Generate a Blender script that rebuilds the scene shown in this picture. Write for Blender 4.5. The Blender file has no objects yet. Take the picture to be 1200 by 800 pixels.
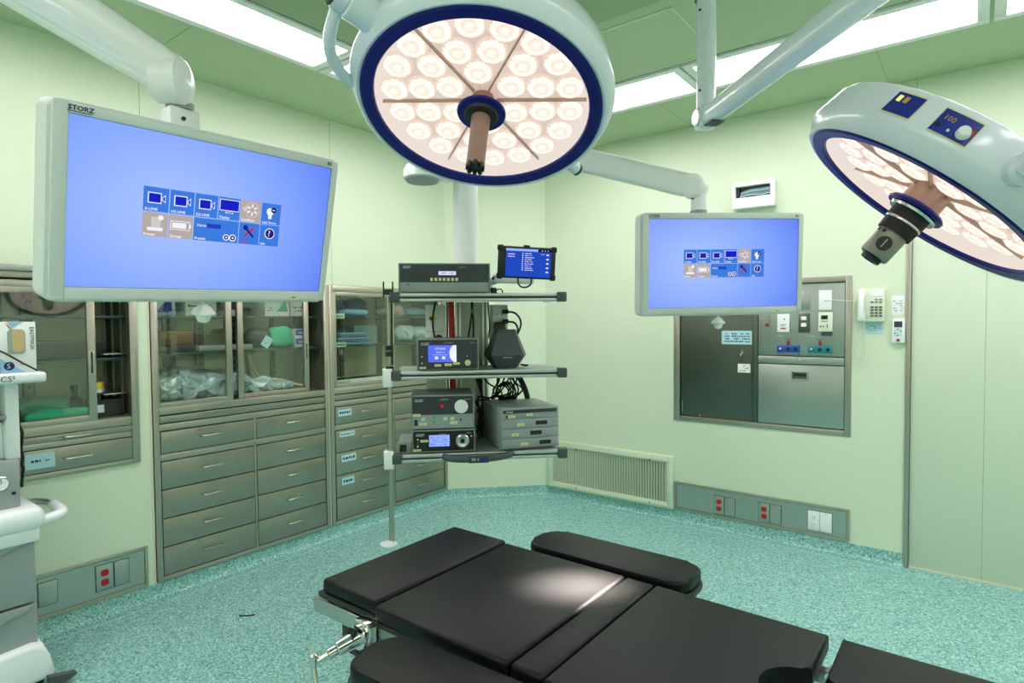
import bpy, bmesh, math, random
from mathutils import Vector, Matrix, Euler, noise
random.seed(7)
SC = bpy.context.scene
COL = SC.collection
PI = math.pi
R = math.radians

# ------------------------------------------------------------------ materials
def lin(c):
    out = []
    for v in c[:3]:
        v = v / 255.0
        out.append(v / 12.92 if v <= 0.04045 else ((v + 0.055) / 1.055) ** 2.4)
    return (*out, 1.0)

def new_mat(name):
    m = bpy.data.materials.new(name)
    m.use_nodes = True
    nt = m.node_tree
    return m, nt, nt.nodes['Principled BSDF']

def mat(name, rgb, rough=0.5, metal=0.0, bump=0.0, bscale=200.0, spec=0.5, var=0.0, vscale=6.0, coat=0.0):
    m, nt, b = new_mat(name)
    b.inputs['Base Color'].default_value = lin(rgb)
    b.inputs['Roughness'].default_value = rough
    b.inputs['Metallic'].default_value = metal
    b.inputs['Specular IOR Level'].default_value = spec
    b.inputs['Coat Weight'].default_value = coat
    tc = nt.nodes.new('ShaderNodeTexCoord')
    if var > 0:
        n = nt.nodes.new('ShaderNodeTexNoise'); n.inputs['Scale'].default_value = vscale
        n.inputs['Detail'].default_value = 4
        nt.links.new(tc.outputs['Object'], n.inputs['Vector'])
        mx = nt.nodes.new('ShaderNodeMix'); mx.data_type = 'RGBA'
        c = lin(rgb)
        mx.inputs['A'].default_value = tuple(max(0, v * (1 - var)) for v in c[:3]) + (1,)
        mx.inputs['B'].default_value = tuple(min(1, v * (1 + var)) for v in c[:3]) + (1,)
        nt.links.new(n.outputs['Fac'], mx.inputs['Factor'])
        nt.links.new(mx.outputs['Result'], b.inputs['Base Color'])
    if bump > 0:
        n = nt.nodes.new('ShaderNodeTexNoise'); n.inputs['Scale'].default_value = bscale
        nt.links.new(tc.outputs['Object'], n.inputs['Vector'])
        bp = nt.nodes.new('ShaderNodeBump'); bp.inputs['Strength'].default_value = bump
        bp.inputs['Distance'].default_value = 0.002
        nt.links.new(n.outputs['Fac'], bp.inputs['Height'])
        nt.links.new(bp.outputs['Normal'], b.inputs['Normal'])
    return m

def steel(name, rgb, rough=0.34, stretch=(1, 1, 60), var=0.10):
    """brushed stainless steel: fine streaks in colour and roughness"""
    m, nt, b = new_mat(name)
    b.inputs['Metallic'].default_value = 1.0
    tc = nt.nodes.new('ShaderNodeTexCoord')
    mp = nt.nodes.new('ShaderNodeMapping'); mp.inputs['Scale'].default_value = stretch
    nt.links.new(tc.outputs['Object'], mp.inputs['Vector'])
    n = nt.nodes.new('ShaderNodeTexNoise'); n.inputs['Scale'].default_value = 8; n.inputs['Detail'].default_value = 6
    nt.links.new(mp.outputs['Vector'], n.inputs['Vector'])
    c = lin(rgb)
    mx = nt.nodes.new('ShaderNodeMix'); mx.data_type = 'RGBA'
    mx.inputs['A'].default_value = tuple(v * (1 - var) for v in c[:3]) + (1,)
    mx.inputs['B'].default_value = tuple(min(1, v * (1 + var)) for v in c[:3]) + (1,)
    nt.links.new(n.outputs['Fac'], mx.inputs['Factor'])
    nt.links.new(mx.outputs['Result'], b.inputs['Base Color'])
    mr = nt.nodes.new('ShaderNodeMapRange')
    mr.inputs['To Min'].default_value = rough - 0.06; mr.inputs['To Max'].default_value = rough + 0.10
    nt.links.new(n.outputs['Fac'], mr.inputs['Value'])
    nt.links.new(mr.outputs['Result'], b.inputs['Roughness'])
    return m

def emis(name, rgb, s=1.0):
    m = bpy.data.materials.new(name); m.use_nodes = True
    nt = m.node_tree; nt.nodes.clear()
    e = nt.nodes.new('ShaderNodeEmission'); o = nt.nodes.new('ShaderNodeOutputMaterial')
    e.inputs['Color'].default_value = lin(rgb); e.inputs['Strength'].default_value = s
    nt.links.new(e.outputs[0], o.inputs['Surface'])
    return m

def glass(name, tint=(1, 1, 1), gl=0.10, rough=0.02):
    m = bpy.data.materials.new(name); m.use_nodes = True
    nt = m.node_tree; nt.nodes.clear()
    t = nt.nodes.new('ShaderNodeBsdfTransparent'); t.inputs['Color'].default_value = (*tint, 1)
    g = nt.nodes.new('ShaderNodeBsdfGlossy'); g.inputs['Roughness'].default_value = rough
    x = nt.nodes.new('ShaderNodeMixShader'); x.inputs['Fac'].default_value = gl
    o = nt.nodes.new('ShaderNodeOutputMaterial')
    nt.links.new(t.outputs[0], x.inputs[1]); nt.links.new(g.outputs[0], x.inputs[2])
    nt.links.new(x.outputs[0], o.inputs['Surface'])
    return m

def floor_mat(name='speckled_vinyl'):
    m, nt, b = new_mat(name)
    b.inputs['Roughness'].default_value = 0.48
    tc = nt.nodes.new('ShaderNodeTexCoord')
    def ramp(src, stops):
        r = nt.nodes.new('ShaderNodeValToRGB')
        r.color_ramp.interpolation = 'CONSTANT'
        el = r.color_ramp.elements
        el[0].position, el[0].color = stops[0][0], lin(stops[0][1])
        el[1].position, el[1].color = stops[1][0], lin(stops[1][1])
        for p, c in stops[2:]:
            e = el.new(p); e.color = lin(c)
        nt.links.new(src, r.inputs['Fac'])
        return r
    v = nt.nodes.new('ShaderNodeTexVoronoi'); v.inputs['Scale'].default_value = 150
    nt.links.new(tc.outputs['Object'], v.inputs['Vector'])
    sep = nt.nodes.new('ShaderNodeSeparateColor')
    nt.links.new(v.outputs['Color'], sep.inputs['Color'])
    r1 = ramp(sep.outputs['Red'], FLOOR_STOPS)
    v2 = nt.nodes.new('ShaderNodeTexVoronoi'); v2.inputs['Scale'].default_value = 46
    nt.links.new(tc.outputs['Object'], v2.inputs['Vector'])
    lt = nt.nodes.new('ShaderNodeMath'); lt.operation = 'LESS_THAN'; lt.inputs[1].default_value = 0.17
    nt.links.new(v2.outputs['Distance'], lt.inputs[0])
    sp2 = nt.nodes.new('ShaderNodeSeparateColor'); nt.links.new(v2.outputs['Color'], sp2.inputs['Color'])
    gt = nt.nodes.new('ShaderNodeMath'); gt.operation = 'GREATER_THAN'; gt.inputs[1].default_value = 0.62
    nt.links.new(sp2.outputs['Green'], gt.inputs[0])
    mu = nt.nodes.new('ShaderNodeMath'); mu.operation = 'MULTIPLY'
    nt.links.new(lt.outputs[0], mu.inputs[0]); nt.links.new(gt.outputs[0], mu.inputs[1])
    mx = nt.nodes.new('ShaderNodeMix'); mx.data_type = 'RGBA'
    mx.inputs['B'].default_value = lin((44, 84, 80))
    nt.links.new(r1.outputs['Color'], mx.inputs['A'])
    nt.links.new(mu.outputs[0], mx.inputs['Factor'])
    nt.links.new(mx.outputs['Result'], b.inputs['Base Color'])
    return m

FLOOR_STOPS = [(0.0, (84, 140, 136)), (0.14, (120, 176, 172)), (0.40, (140, 192, 186)), (0.72, (158, 206, 200)), (0.90, (186, 224, 218))]

M = {}
M['wall'] = mat('wall_paint', (214, 227, 201), 0.42, var=0.02, vscale=1.2)
M['door'] = mat('door_laminate', (207, 221, 197), 0.38, var=0.02, vscale=1.5)
M['seam'] = mat('panel_joint', (150, 172, 128), 0.7)
M['ceil'] = mat('ceiling_paint', (184, 204, 166), 0.6, var=0.02, vscale=1.2)
M['ceil2'] = mat('ceiling_inner_panel', (164, 186, 146), 0.7)
M['dark_gap'] = mat('shadow_gap', (26, 32, 26), 0.9)
M['hatch'] = mat('hatch_paint', (186, 205, 167), 0.5)
M['floor'] = floor_mat()
M['weld'] = mat('vinyl_weld', (196, 226, 216), 0.4)
M['steel'] = steel('brushed_steel', (188, 182, 170), 0.36, (60, 60, 1))
M['steel_h'] = steel('brushed_steel_drawer', (170, 166, 156), 0.34, (1, 60, 60))
M['steel_dark'] = steel('dark_steel', (108, 114, 106), 0.34, (60, 60, 1))
M['steel_in'] = mat('cabinet_inner_steel', (120, 124, 108), 0.4, 0.4)
M['panel_steel'] = steel('panel_steel', (184, 190, 186), 0.36, (60, 60, 1))
M['pull'] = mat('pull_metal', (176, 180, 164), 0.38, 1.0)
M['chrome'] = mat('chrome', (225, 225, 222), 0.14, 1.0)
M['alu'] = mat('aluminium', (196, 200, 198), 0.32, 1.0)
M['cream_back'] = mat('cabinet_back_cream', (240, 242, 204), 0.5)
M['cream'] = mat('cream_trim', (232, 226, 200), 0.5)
M['glass'] = glass('cabinet_glass', (0.97, 0.99, 0.96), 0.085)
M['lamp_glass'] = glass('lamp_cover_glass', (0.98, 0.96, 0.94), 0.05, 0.05)
M['shelf_glass'] = mat('shelf_green_glass', (44, 66, 60), 0.3)
M['white'] = mat('white_enamel', (240, 243, 243), 0.3, coat=0.3)
M['white_arm'] = mat('white_arm_paint', (236, 240, 240), 0.32, coat=0.2)
M['white_cool'] = mat('cool_white_lacquer', (226, 234, 242), 0.25, coat=0.4)
M['grey_bezel'] = mat('monitor_grey', (216, 224, 221), 0.42)
M['blue_ring'] = mat('blue_lacquer', (10, 18, 118), 0.38, spec=0.3)
M['blue_panel'] = mat('blue_control_panel', (30, 46, 142), 0.35)
M['black'] = mat('black_plastic', (22, 23, 24), 0.4)
M['black_rub'] = mat('black_rubber', (18, 18, 18), 0.6)
M['pad'] = mat('black_vinyl', (10, 11, 13), 0.42, bump=0.25, bscale=420, spec=0.26)
M['charcoal'] = mat('charcoal_front', (52, 56, 62), 0.4)
M['dgrey'] = mat('dark_grey_plastic', (70, 78, 80), 0.45)
M['unit_grey'] = mat('equipment_grey', (148, 158, 158), 0.45)
M['unit_lt'] = mat('equipment_light_grey', (150, 162, 158), 0.42)
M['red'] = mat('red_cord', (196, 34, 26), 0.45)
M['yellow'] = mat('yellow_plastic', (226, 202, 60), 0.4)
M['label_y'] = mat('cream_sticker', (226, 226, 176), 0.6)
M['label_g'] = mat('green_sticker', (176, 226, 186), 0.6)
M['label_b'] = mat('pale_blue_sticker', (176, 218, 226), 0.6)
M['paper'] = mat('white_paper', (236, 240, 238), 0.7)
M['ink'] = mat('dark_ink', (40, 52, 66), 0.6)
M['navy_ink'] = mat('navy_ink', (24, 36, 96), 0.5)
M['white_ink'] = mat('white_ink', (228, 232, 232), 0.5)
M['red_ink'] = mat('red_ink', (186, 46, 48), 0.5)
M['socket_red'] = mat('red_socket', (186, 28, 34), 0.4)
M['green_cloth'] = mat('green_cloth', (44, 176, 132), 0.8, bump=0.3, bscale=90)
M['green_dark'] = mat('green_drape', (52, 140, 112), 0.8, bump=0.3, bscale=90)
M['blue_cloth'] = mat('blue_wrap', (112, 158, 178), 0.75, bump=0.3, bscale=80, var=0.15, vscale=25)
M['blue_cloth2'] = mat('slate_wrap', (92, 120, 136), 0.75, bump=0.3, bscale=80, var=0.2, vscale=20)
M['bag'] = mat('clear_plastic_bag', (160, 184, 186), 0.14, spec=0.9, bump=0.7, bscale=46, var=0.32, vscale=26)
M['pinkbag'] = mat('pink_wrap', (214, 184, 166), 0.35, bump=0.5, bscale=50, var=0.22, vscale=26)
M['brown'] = mat('brown_wood_tray', (120, 92, 52), 0.5, var=0.15, vscale=15)
M['blackbox'] = mat('black_tray', (30, 34, 34), 0.4)
M['bottle'] = mat('dark_bottle', (26, 36, 30), 0.15)
M['box_blue'] = mat('blue_carton', (34, 62, 176), 0.5)
M['box_lblue'] = mat('pale_blue_carton', (150, 196, 226), 0.5)
M['tan'] = mat('tan_tissue', (200, 176, 122), 0.7)
M['an_grey'] = mat('machine_grey', (150, 160, 160), 0.4)
M['an_white'] = mat('machine_white', (232, 238, 238), 0.32, coat=0.2)
M['vent'] = mat('vent_cream', (214, 227, 201), 0.45)
M['phone'] = mat('phone_ivory', (220, 228, 208), 0.42)
M['key'] = mat('phone_key_grey', (96, 104, 96), 0.5)
M['teal'] = mat('teal_block', (24, 128, 136), 0.4)
M['blueblk'] = mat('blue_block', (26, 78, 170), 0.4)
M['taupe'] = mat('taupe_handle', (150, 118, 104), 0.35)
M['brownmetal'] = mat('brown_stem', (168, 138, 122), 0.3, 0.3)
M['rib'] = mat('translucent_rib', (186, 160, 142), 0.4)
M['cam_grey'] = mat('camera_grey', (150, 150, 136), 0.35, 0.3)
M['red_dot'] = mat('red_button', (150, 34, 40), 0.4)
M['diffuser'] = emis('diffuser_glow', (255, 247, 251), 12.3)
M['scr_white'] = emis('ui_white', (238, 240, 255), 1.0)
M['scr_tile'] = emis('ui_blue_tile', (62, 122, 220), 1.0)
M['scr_deep'] = emis('ui_deep_blue', (24, 34, 196), 1.0)
M['scr_greytile'] = emis('ui_grey_tile', (180, 168, 164), 1.0)
M['scr_grey2'] = emis('ui_light_grey', (206, 198, 198), 1.0)
M['scr_bar'] = emis('ui_bar', (32, 68, 186), 1.0)
M['scr_red'] = emis('ui_red', (190, 44, 72), 1.0)
M['scr_navy'] = emis('ui_navy', (34, 30, 120), 1.0)
M['scr_tab'] = emis('tablet_blue', (34, 74, 190), 1.0)
M['scr_tabdark'] = emis('tablet_dark', (12, 22, 66), 1.0)
M['scr_unit'] = emis('unit_screen_blue', (92, 116, 244), 1.0)
M['scr_pale'] = emis('unit_screen_pale', (150, 178, 250), 1.0)
M['lcd'] = emis('unit_lcd_glow', (214, 220, 255), 1.0)
M['led_y'] = emis('yellow_led', (236, 240, 130), 1.0)
M['led_amber'] = emis('amber_led', (150, 124, 70), 1.0)
M['led_red'] = emis('red_led', (196, 36, 70), 0.8)

def screen_mat():
    """monitor backlight: soft blue field, lighter towards the middle left"""
    m = bpy.data.materials.new('monitor_blue_field'); m.use_nodes = True
    nt = m.node_tree; nt.nodes.clear()
    tc = nt.nodes.new('ShaderNodeTexCoord')
    mp = nt.nodes.new('ShaderNodeMapping'); mp.vector_type = 'TEXTURE'
    mp.inputs['Location'].default_value = (-0.10, 0, 0.0); mp.inputs['Scale'].default_value = (0.50, 1.0, 0.36)
    nt.links.new(tc.outputs['Object'], mp.inputs['Vector'])
    g = nt.nodes.new('ShaderNodeTexGradient'); g.gradient_type = 'SPHERICAL'
    nt.links.new(mp.outputs['Vector'], g.inputs['Vector'])
    r = nt.nodes.new('ShaderNodeValToRGB')
    el = r.color_ramp.elements
    el[0].position, el[0].color = 0.0, lin((92, 124, 240))
    el[1].position, el[1].color = 0.85, lin((160, 188, 255))
    e = el.new(0.4); e.color = lin((128, 162, 252))
    nt.links.new(g.outputs['Fac'], r.inputs['Fac'])
    em = nt.nodes.new('ShaderNodeEmission'); o = nt.nodes.new('ShaderNodeOutputMaterial')
    nt.links.new(r.outputs['Color'], em.inputs['Color'])
    nt.links.new(em.outputs[0], o.inputs['Surface'])
    return m
M['scr_field'] = screen_mat()

def led_mat(name, stops, strength, scale):
    """LED optics: rings of light around each lens axis (object coordinates)"""
    m = bpy.data.materials.new(name); m.use_nodes = True
    nt = m.node_tree; nt.nodes.clear()
    tc = nt.nodes.new('ShaderNodeTexCoord')
    mp = nt.nodes.new('ShaderNodeMapping'); mp.inputs['Scale'].default_value = (1 / scale, 1 / scale, 0)
    nt.links.new(tc.outputs['Object'], mp.inputs['Vector'])
    ln = nt.nodes.new('ShaderNodeVectorMath'); ln.operation = 'LENGTH'
    nt.links.new(mp.outputs['Vector'], ln.inputs[0])
    nz = nt.nodes.new('ShaderNodeTexNoise'); nz.inputs['Scale'].default_value = 110; nz.inputs['Detail'].default_value = 2
    nt.links.new(tc.outputs['Object'], nz.inputs['Vector'])
    ad = nt.nodes.new('ShaderNodeMath'); ad.operation = 'MULTIPLY_ADD'
    ad.inputs[1].default_value = 0.35; nt.links.new(nz.outputs['Fac'], ad.inputs[0]); nt.links.new(ln.outputs['Value'], ad.inputs[2])
    r = nt.nodes.new('ShaderNodeValToRGB')
    el = r.color_ramp.elements
    el[0].position, el[0].color = stops[0][0], lin(stops[0][1])
    el[1].position, el[1].color = stops[1][0], lin(stops[1][1])
    for p, c in stops[2:]:
        e = el.new(p); e.color = lin(c)
    nt.links.new(ad.outputs[0], r.inputs['Fac'])
    em = nt.nodes.new('ShaderNodeEmission'); o = nt.nodes.new('ShaderNodeOutputMaterial')
    em.inputs['Strength'].default_value = strength
    nt.links.new(r.outputs['Color'], em.inputs['Color'])
    nt.links.new(em.outputs[0], o.inputs['Surface'])
    return m
M['lens'] = led_mat('led_lens', [(0.05, (255, 248, 240)), (0.35, (255, 240, 228)), (0.55, (236, 214, 198)), (0.72, (255, 244, 236)), (1.00, (252, 234, 222)), (1.20, (222, 198, 184))], 1.25, 0.042)
M['reflector_glow'] = led_mat('glow_board', [(0.0, (196, 168, 152)), (0.28, (214, 190, 176)), (0.55, (236, 218, 206)), (0.9, (228, 208, 196)), (1.2, (246, 232, 224))], 0.95, 0.28)  # board glows by itself, standing in for light scattered behind the glass

# ------------------------------------------------------------------ mesh builder
class MB:
    def __init__(self):
        self.bm = bmesh.new(); self.mats = []
    def mi(self, m):
        if m is None: m = 'DEFAULT'
        if m == 'DEFAULT':
            if m not in self.mats: self.mats.append(m)
            return self.mats.index(m)
        if isinstance(m, str): m = M[m]
        if m not in self.mats: self.mats.append(m)
        return self.mats.index(m)
    def _add(self, tmp, m, mtx=None, smooth=True):
        if mtx is not None: bmesh.ops.transform(tmp, matrix=mtx, verts=tmp.verts)
        i = self.mi(m)
        bmesh.ops.recalc_face_normals(tmp, faces=tmp.faces)
        for f in tmp.faces: f.material_index = i; f.smooth = smooth
        me = bpy.data.meshes.new('tmp'); tmp.to_mesh(me); tmp.free()
        self.bm.from_mesh(me); bpy.data.meshes.remove(me)
    def box(self, x0, x1, y0, y1, z0, z1, m=None, bev=0.0, mtx=None, seg=2):
        t = bmesh.new()
        vs = [t.verts.new((x, y, z)) for z in (z0, z1) for y in (y0, y1) for x in (x0, x1)]
        for q in ((0, 2, 3, 1), (4, 5, 7, 6), (0, 1, 5, 4), (2, 6, 7, 3), (0, 4, 6, 2), (1, 3, 7, 5)):
            t.faces.new([vs[k] for k in q])
        if bev > 0:
            bmesh.ops.bevel(t, geom=list(t.edges), offset=min(bev, 0.49 * min(abs(x1 - x0), abs(y1 - y0), abs(z1 - z0))), segments=seg, profile=0.5, affect='EDGES')
        self._add(t, m, mtx); return self
    def frame(self, x0, x1, z0, z1, y0, y1, w, m=None, bev=0.0):
        """rectangular picture-frame of four bars in the local XZ plane; w = (left,right,bottom,top)"""
        if not isinstance(w, tuple): w = (w,) * 4
        self.box(x0, x0 + w[0], y0, y1, z0, z1, m, bev); self.box(x1 - w[1], x1, y0, y1, z0, z1, m, bev)
        self.box(x0 + w[0], x1 - w[1], y0, y1, z0, z0 + w[2], m, bev); self.box(x0 + w[0], x1 - w[1], y0, y1, z1 - w[3], z1, m, bev)
        return self
    def lathe(self, prof, m=None, seg=32, mtx=None, flute=0, famp=0.0):
        t = bmesh.new(); rings = []
        for (r, z) in prof:
            if r < 1e-6: rings.append([t.verts.new((0, 0, z))])
            else:
                ring = []
                for k in range(seg):
                    a = 2 * PI * k / seg
                    rr = r * (1 + famp * math.cos(flute * a)) if flute else r
                    ring.append(t.verts.new((rr * math.cos(a), rr * math.sin(a), z)))
                rings.append(ring)
        for a, b in zip(rings, rings[1:]):
            for k in range(seg):
                k2 = (k + 1) % seg
                va = [a[0]] if len(a) == 1 else [a[k], a[k2]]
                vb = [b[0]] if len(b) == 1 else [b[k2], b[k]]
                if len(va) + len(vb) >= 3: t.faces.new(va + vb)
        self._add(t, m, mtx); return self
    def cyl(self, p0, p1, r, r2=None, m=None, seg=20, bev=0.0):
        p0 = Vector(p0); p1 = Vector(p1); r2 = r if r2 is None else r2
        L = (p1 - p0).length
        q = (p1 - p0).to_track_quat('Z', 'Y').to_matrix().to_4x4(); q.translation = p0
        if bev > 0: pr = [(0, 0), (r - bev, 0), (r, bev), (r2, L - bev), (r2 - bev, L), (0, L)]
        else: pr = [(0, 0), (r, 0), (r2, L), (0, L)]
        return self.lathe(pr, m, seg, q)
    def tube(self, pts, r, m=None, seg=8, smooth=0, closed=False):
        pts = [Vector(p) for p in pts]
        for _ in range(smooth):
            n = [pts[0]]
            for a, b in zip(pts, pts[1:]): n += [a * .75 + b * .25, a * .25 + b * .75]
            n.append(pts[-1]); pts = n
        t = bmesh.new(); rings = []; up = None
        for i, p in enumerate(pts):
            d = (pts[min(i + 1, len(pts) - 1)] - pts[max(i - 1, 0)]).normalized()
            if up is None: up = d.orthogonal().normalized()
            up = (up - d * up.dot(d)); up = up.normalized() if up.length > 1e-6 else d.orthogonal().normalized()
            s = d.cross(up); rr = r[i] if isinstance(r, (list, tuple)) else r
            rings.append([t.verts.new(p + (up * math.cos(2 * PI * k / seg) + s * math.sin(2 * PI * k / seg)) * rr) for k in range(seg)])
        for a, b in zip(rings, rings[1:]):
            for k in range(seg): t.faces.new((a[k], a[(k + 1) % seg], b[(k + 1) % seg], b[k]))
        t.faces.new(rings[0]); t.faces.new(rings[-1])
        self._add(t, m); return self
    def prism(self, poly, d0, d1, m=None, bev=0.0, axis='Y', mtx=None, seg=2):
        """poly: 2-D outline; axis Y -> (x,z) outline pushed along y; axis Z -> (x,y) outline pushed along z"""
        t = bmesh.new()
        f3 = (lambda p, d: (p[0], d, p[1])) if axis == 'Y' else ((lambda p, d: (p[0], p[1], d)) if axis == 'Z' else (lambda p, d: (d, p[0], p[1])))
        a = [t.verts.new(f3(p, d0)) for p in poly]; b = [t.verts.new(f3(p, d1)) for p in poly]
        t.faces.new(a); t.faces.new(list(reversed(b)))
        n = len(poly)
        for k in range(n): t.faces.new((a[k], b[k], b[(k + 1) % n], a[(k + 1) % n]))
        if bev > 0:
            es = [e for e in t.edges if (e.verts[0] in a) == (e.verts[1] in a)]
            bmesh.ops.bevel(t, geom=es, offset=bev, segments=seg, profile=0.5, affect='EDGES')
        self._add(t, m, mtx); return self
    def loft(self, p0, p1, s0, s1, m=None, up=(0, 0, 1), n=28, pw=4.0):
        """rounded-box beam from p0 to p1, half sizes (side, up) at each end"""
        p0 = Vector(p0); p1 = Vector(p1); d = (p1 - p0).normalized(); up = Vector(up)
        s = d.cross(up).normalized(); u = s.cross(d).normalized()
        t = bmesh.new(); rings = []
        for p, (a, b), sh in ((p0, s0, 0.8), (p0 + d * min(a_ for a_ in (s0[0], s0[1])) * .25, s0, 1), (p1 - d * min(s1) * .25, s1, 1), (p1, s1, 0.8)):
            ring = []
            for k in range(n):
                th = 2 * PI * k / n; c, q = math.cos(th), math.sin(th)
                ring.append(t.verts.new(p + s * (a * sh * math.copysign(abs(c) ** (2 / pw), c)) + u * (b * sh * math.copysign(abs(q) ** (2 / pw), q))))
            rings.append(ring)
        for a, b in zip(rings, rings[1:]):
            for k in range(n): t.faces.new((a[k], a[(k + 1) % n], b[(k + 1) % n], b[k]))
        t.faces.new(rings[0]); t.faces.new(rings[-1])
        self._add(t, m); return self
    def blob(self, c, rad, seed=0, amp=0.25, freq=9.0, m=None, sub=4, flat=0.0, pw=2.6):
        """crumpled soft lump; flat pushes the underside to a plane; pw > 2 squares it off"""
        t = bmesh.new(); bmesh.ops.create_icosphere(t, subdivisions=sub, radius=1)
        c = Vector(c)
        for v in t.verts:
            d = v.co.normalized()
            k = 1.0 / (sum(abs(q) ** pw for q in d) ** (1 / pw))
            p = Vector((d.x * k * rad[0], d.y * k * rad[1], d.z * k * rad[2]))
            nv = noise.noise_vector((p + Vector((seed * 3.1, seed * 1.7, seed))) * freq)
            nv2 = noise.noise_vector((p + Vector((seed, seed * 2.2, 5))) * freq * 2.6)
            p += Vector((nv.x * rad[0], nv.y * rad[1], nv.z * rad[2])) * amp + Vector((nv2.x * rad[0], nv2.y * rad[1], nv2.z * rad[2])) * amp * .4
            if flat and p.z < -rad[2] * flat: p.z = -rad[2] * flat
            v.co = p + c
        self._add(t, m); return self
    def text(self, s, size, mtx, m=None, depth=0.0004, align='LEFT', sx=1.0, bold=0.0):
        """letters in the local XZ plane, facing -Y, baseline at the matrix origin"""
        cu = bpy.data.curves.new('txt', 'FONT'); cu.body = s; cu.size = size; cu.align_x = align
        cu.extrude = depth; cu.offset = bold * size; cu.resolution_u = 2
        o = bpy.data.objects.new('txt', cu); COL.objects.link(o)
        dg = bpy.context.evaluated_depsgraph_get()
        me = bpy.data.meshes.new_from_object(o.evaluated_get(dg))
        t = bmesh.new(); t.from_mesh(me)
        bpy.data.objects.remove(o); bpy.data.curves.remove(cu); bpy.data.meshes.remove(me)
        k = mtx @ Matrix.Rotation(PI / 2, 4, 'X') @ Matrix.Diagonal((sx, 1, 1, 1))
        self._add(t, m, k, smooth=False); return self
    def build(self, name, m=None, parent=None, base=(0, 0, 0), angle=38):
        if isinstance(m, str): m = M[m]
        self.mats = [(m or M['white']) if q == 'DEFAULT' else q for q in self.mats]
        b = Vector(base)
        for v in self.bm.verts: v.co -= b
        me = bpy.data.meshes.new(name); self.bm.to_mesh(me); self.bm.free()
        for q in self.mats: me.materials.append(q)
        me.set_sharp_from_angle(angle=R(angle))
        o = bpy.data.objects.new(name, me); COL.objects.link(o)
        if parent is not None: o.parent = parent
        return o

def T(x, y, z): return Matrix.Translation((x, y, z))
def RZ(deg): return Matrix.Rotation(R(deg), 4, 'Z')
def RY(deg): return Matrix.Rotation(R(deg), 4, 'Y')
def RX(deg): return Matrix.Rotation(R(deg), 4, 'X')

WORLD = Matrix.Identity(4)
LEFT = T(-3.515, 0, 0) @ RZ(90)          # local x runs along +Y, local y into the left wall
BACK = T(0, 4.247, 0)                    # local x runs along +X, local y into the back wall
CORNER = T(-3.515, 3.645, 0) @ RZ(45)    # diagonal corner wall
BOOM = T(-1.978, 2.279, 0) @ RZ(45)      # equipment boom, front towards the table

def tag(o, label, cat, group=None, kind=None):
    o['label'] = label; o['category'] = cat
    if group: o['group'] = group
    if kind: o['kind'] = kind
    return o

class Thing:
    """an Empty at the thing's base; parts are built in frame coordinates and shifted to it"""
    def __init__(self, name, label, cat, frame=WORLD, base=(0, 0, 0), group=None):
        self.base = base
        self.o = bpy.data.objects.new(name, None); COL.objects.link(self.o)
        self.o.empty_display_size = 0.05
        self.o.matrix_basis = frame @ T(*base)
        tag(self.o, label, cat, group)
    def part(self, name, mb, m=None, parent=None, label=None, angle=38):
        o = mb.build(name, m, parent or self.o, self.base, angle)
        if label: o['label'] = label
        return o

def single(name, mb, m, label, cat, frame=WORLD, base=(0, 0, 0), group=None, angle=38):
    o = mb.build(name, m, None, base, angle)
    o.matrix_basis = frame @ T(*base)
    return tag(o, label, cat, group)

def struct(name, mb, m=None, frame=WORLD, angle=38):
    o = mb.build(name, m, None, (0, 0, 0), angle); o.matrix_basis = frame.copy(); o['kind'] = 'structure'
    return o

def copy_tree(o, parent=None):
    kids = list(o.children)
    c = o.copy(); COL.objects.link(c)
    if parent is not None: c.parent = parent
    for k in kids: copy_tree(k, c)
    return c

# ------------------------------------------------------------------ room shell
CH = 2.873
def wall_holes(name, frame, x0, x1, holes, seams=(), m='wall', th=0.09, zt=CH):
    mb = MB()
    xs = sorted({x0, x1} | {h[0] for h in holes} | {h[1] for h in holes})
    zs = sorted({0.0, zt} | {h[2] for h in holes} | {h[3] for h in holes})
    for a, b in zip(xs, xs[1:]):
        run = None
        for c, d in zip(zs, zs[1:]):
            cx, cz = (a + b) / 2, (c + d) / 2
            solid = not any(h[0] < cx < h[1] and h[2] < cz < h[3] for h in holes)
            if solid:
                run = (run[0], d) if run else (c, d)
            if (not solid or d == zs[-1]) and run:
                mb.box(a, b, 0, th, run[0], run[1], m); run = None
    for sx, s0, s1 in seams:
        mb.box(sx - .0015, sx + .0015, -.0006, .002, s0, s1, 'seam')
    return struct(name, mb, None, frame)

C1 = (0.215, 1.305, 0.76, 1.745)
C2 = (1.366, 2.484, 0.082, 1.75)
C3 = (2.490, 3.640, 0.082, 1.75)
wall_holes('wall_left', LEFT, -1.9, 3.645, [C1, C2, C3], [(1.348, 1.75, CH), (0.10, 1.75, CH), (2.53, 1.75, CH)])
RCS = (-1.765, -0.612, 0.752, 1.757)
wall_holes('wall_back', BACK, -2.913, 2.2, [RCS, (-0.325, 1.15, 0.0, 2.16)], [(-0.29, 2.2, CH)])
wall_holes('wall_corner', CORNER, 0, 0.8514, [])
wall_holes('wall_right', T(2.1, 0, 0) @ RZ(-90), -4.3, 1.95, [])
wall_holes('wall_rear', T(0, -1.85, 0) @ RZ(180), -2.2, 3.6, [])
mb = MB(); mb.box(-3.62, 2.2, -1.95, 4.35, -0.06, 0.0); struct('floor', mb, 'floor')
mb = MB(); mb.box(-3.62, 2.2, -1.95, 4.35, CH, CH + 0.06, 'ceil')
mb.box(-2.478, 1.07, -0.79, 3.17, CH - 0.004, CH + .001, 'dark_gap')
mb.box(-2.470, 1.062, -0.782, 3.162, CH - 0.006, CH - .001, 'ceil')
mb.box(-2.46, 1.05, -0.6, 2.49, CH - 0.009, CH - .005, 'ceil2')
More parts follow.
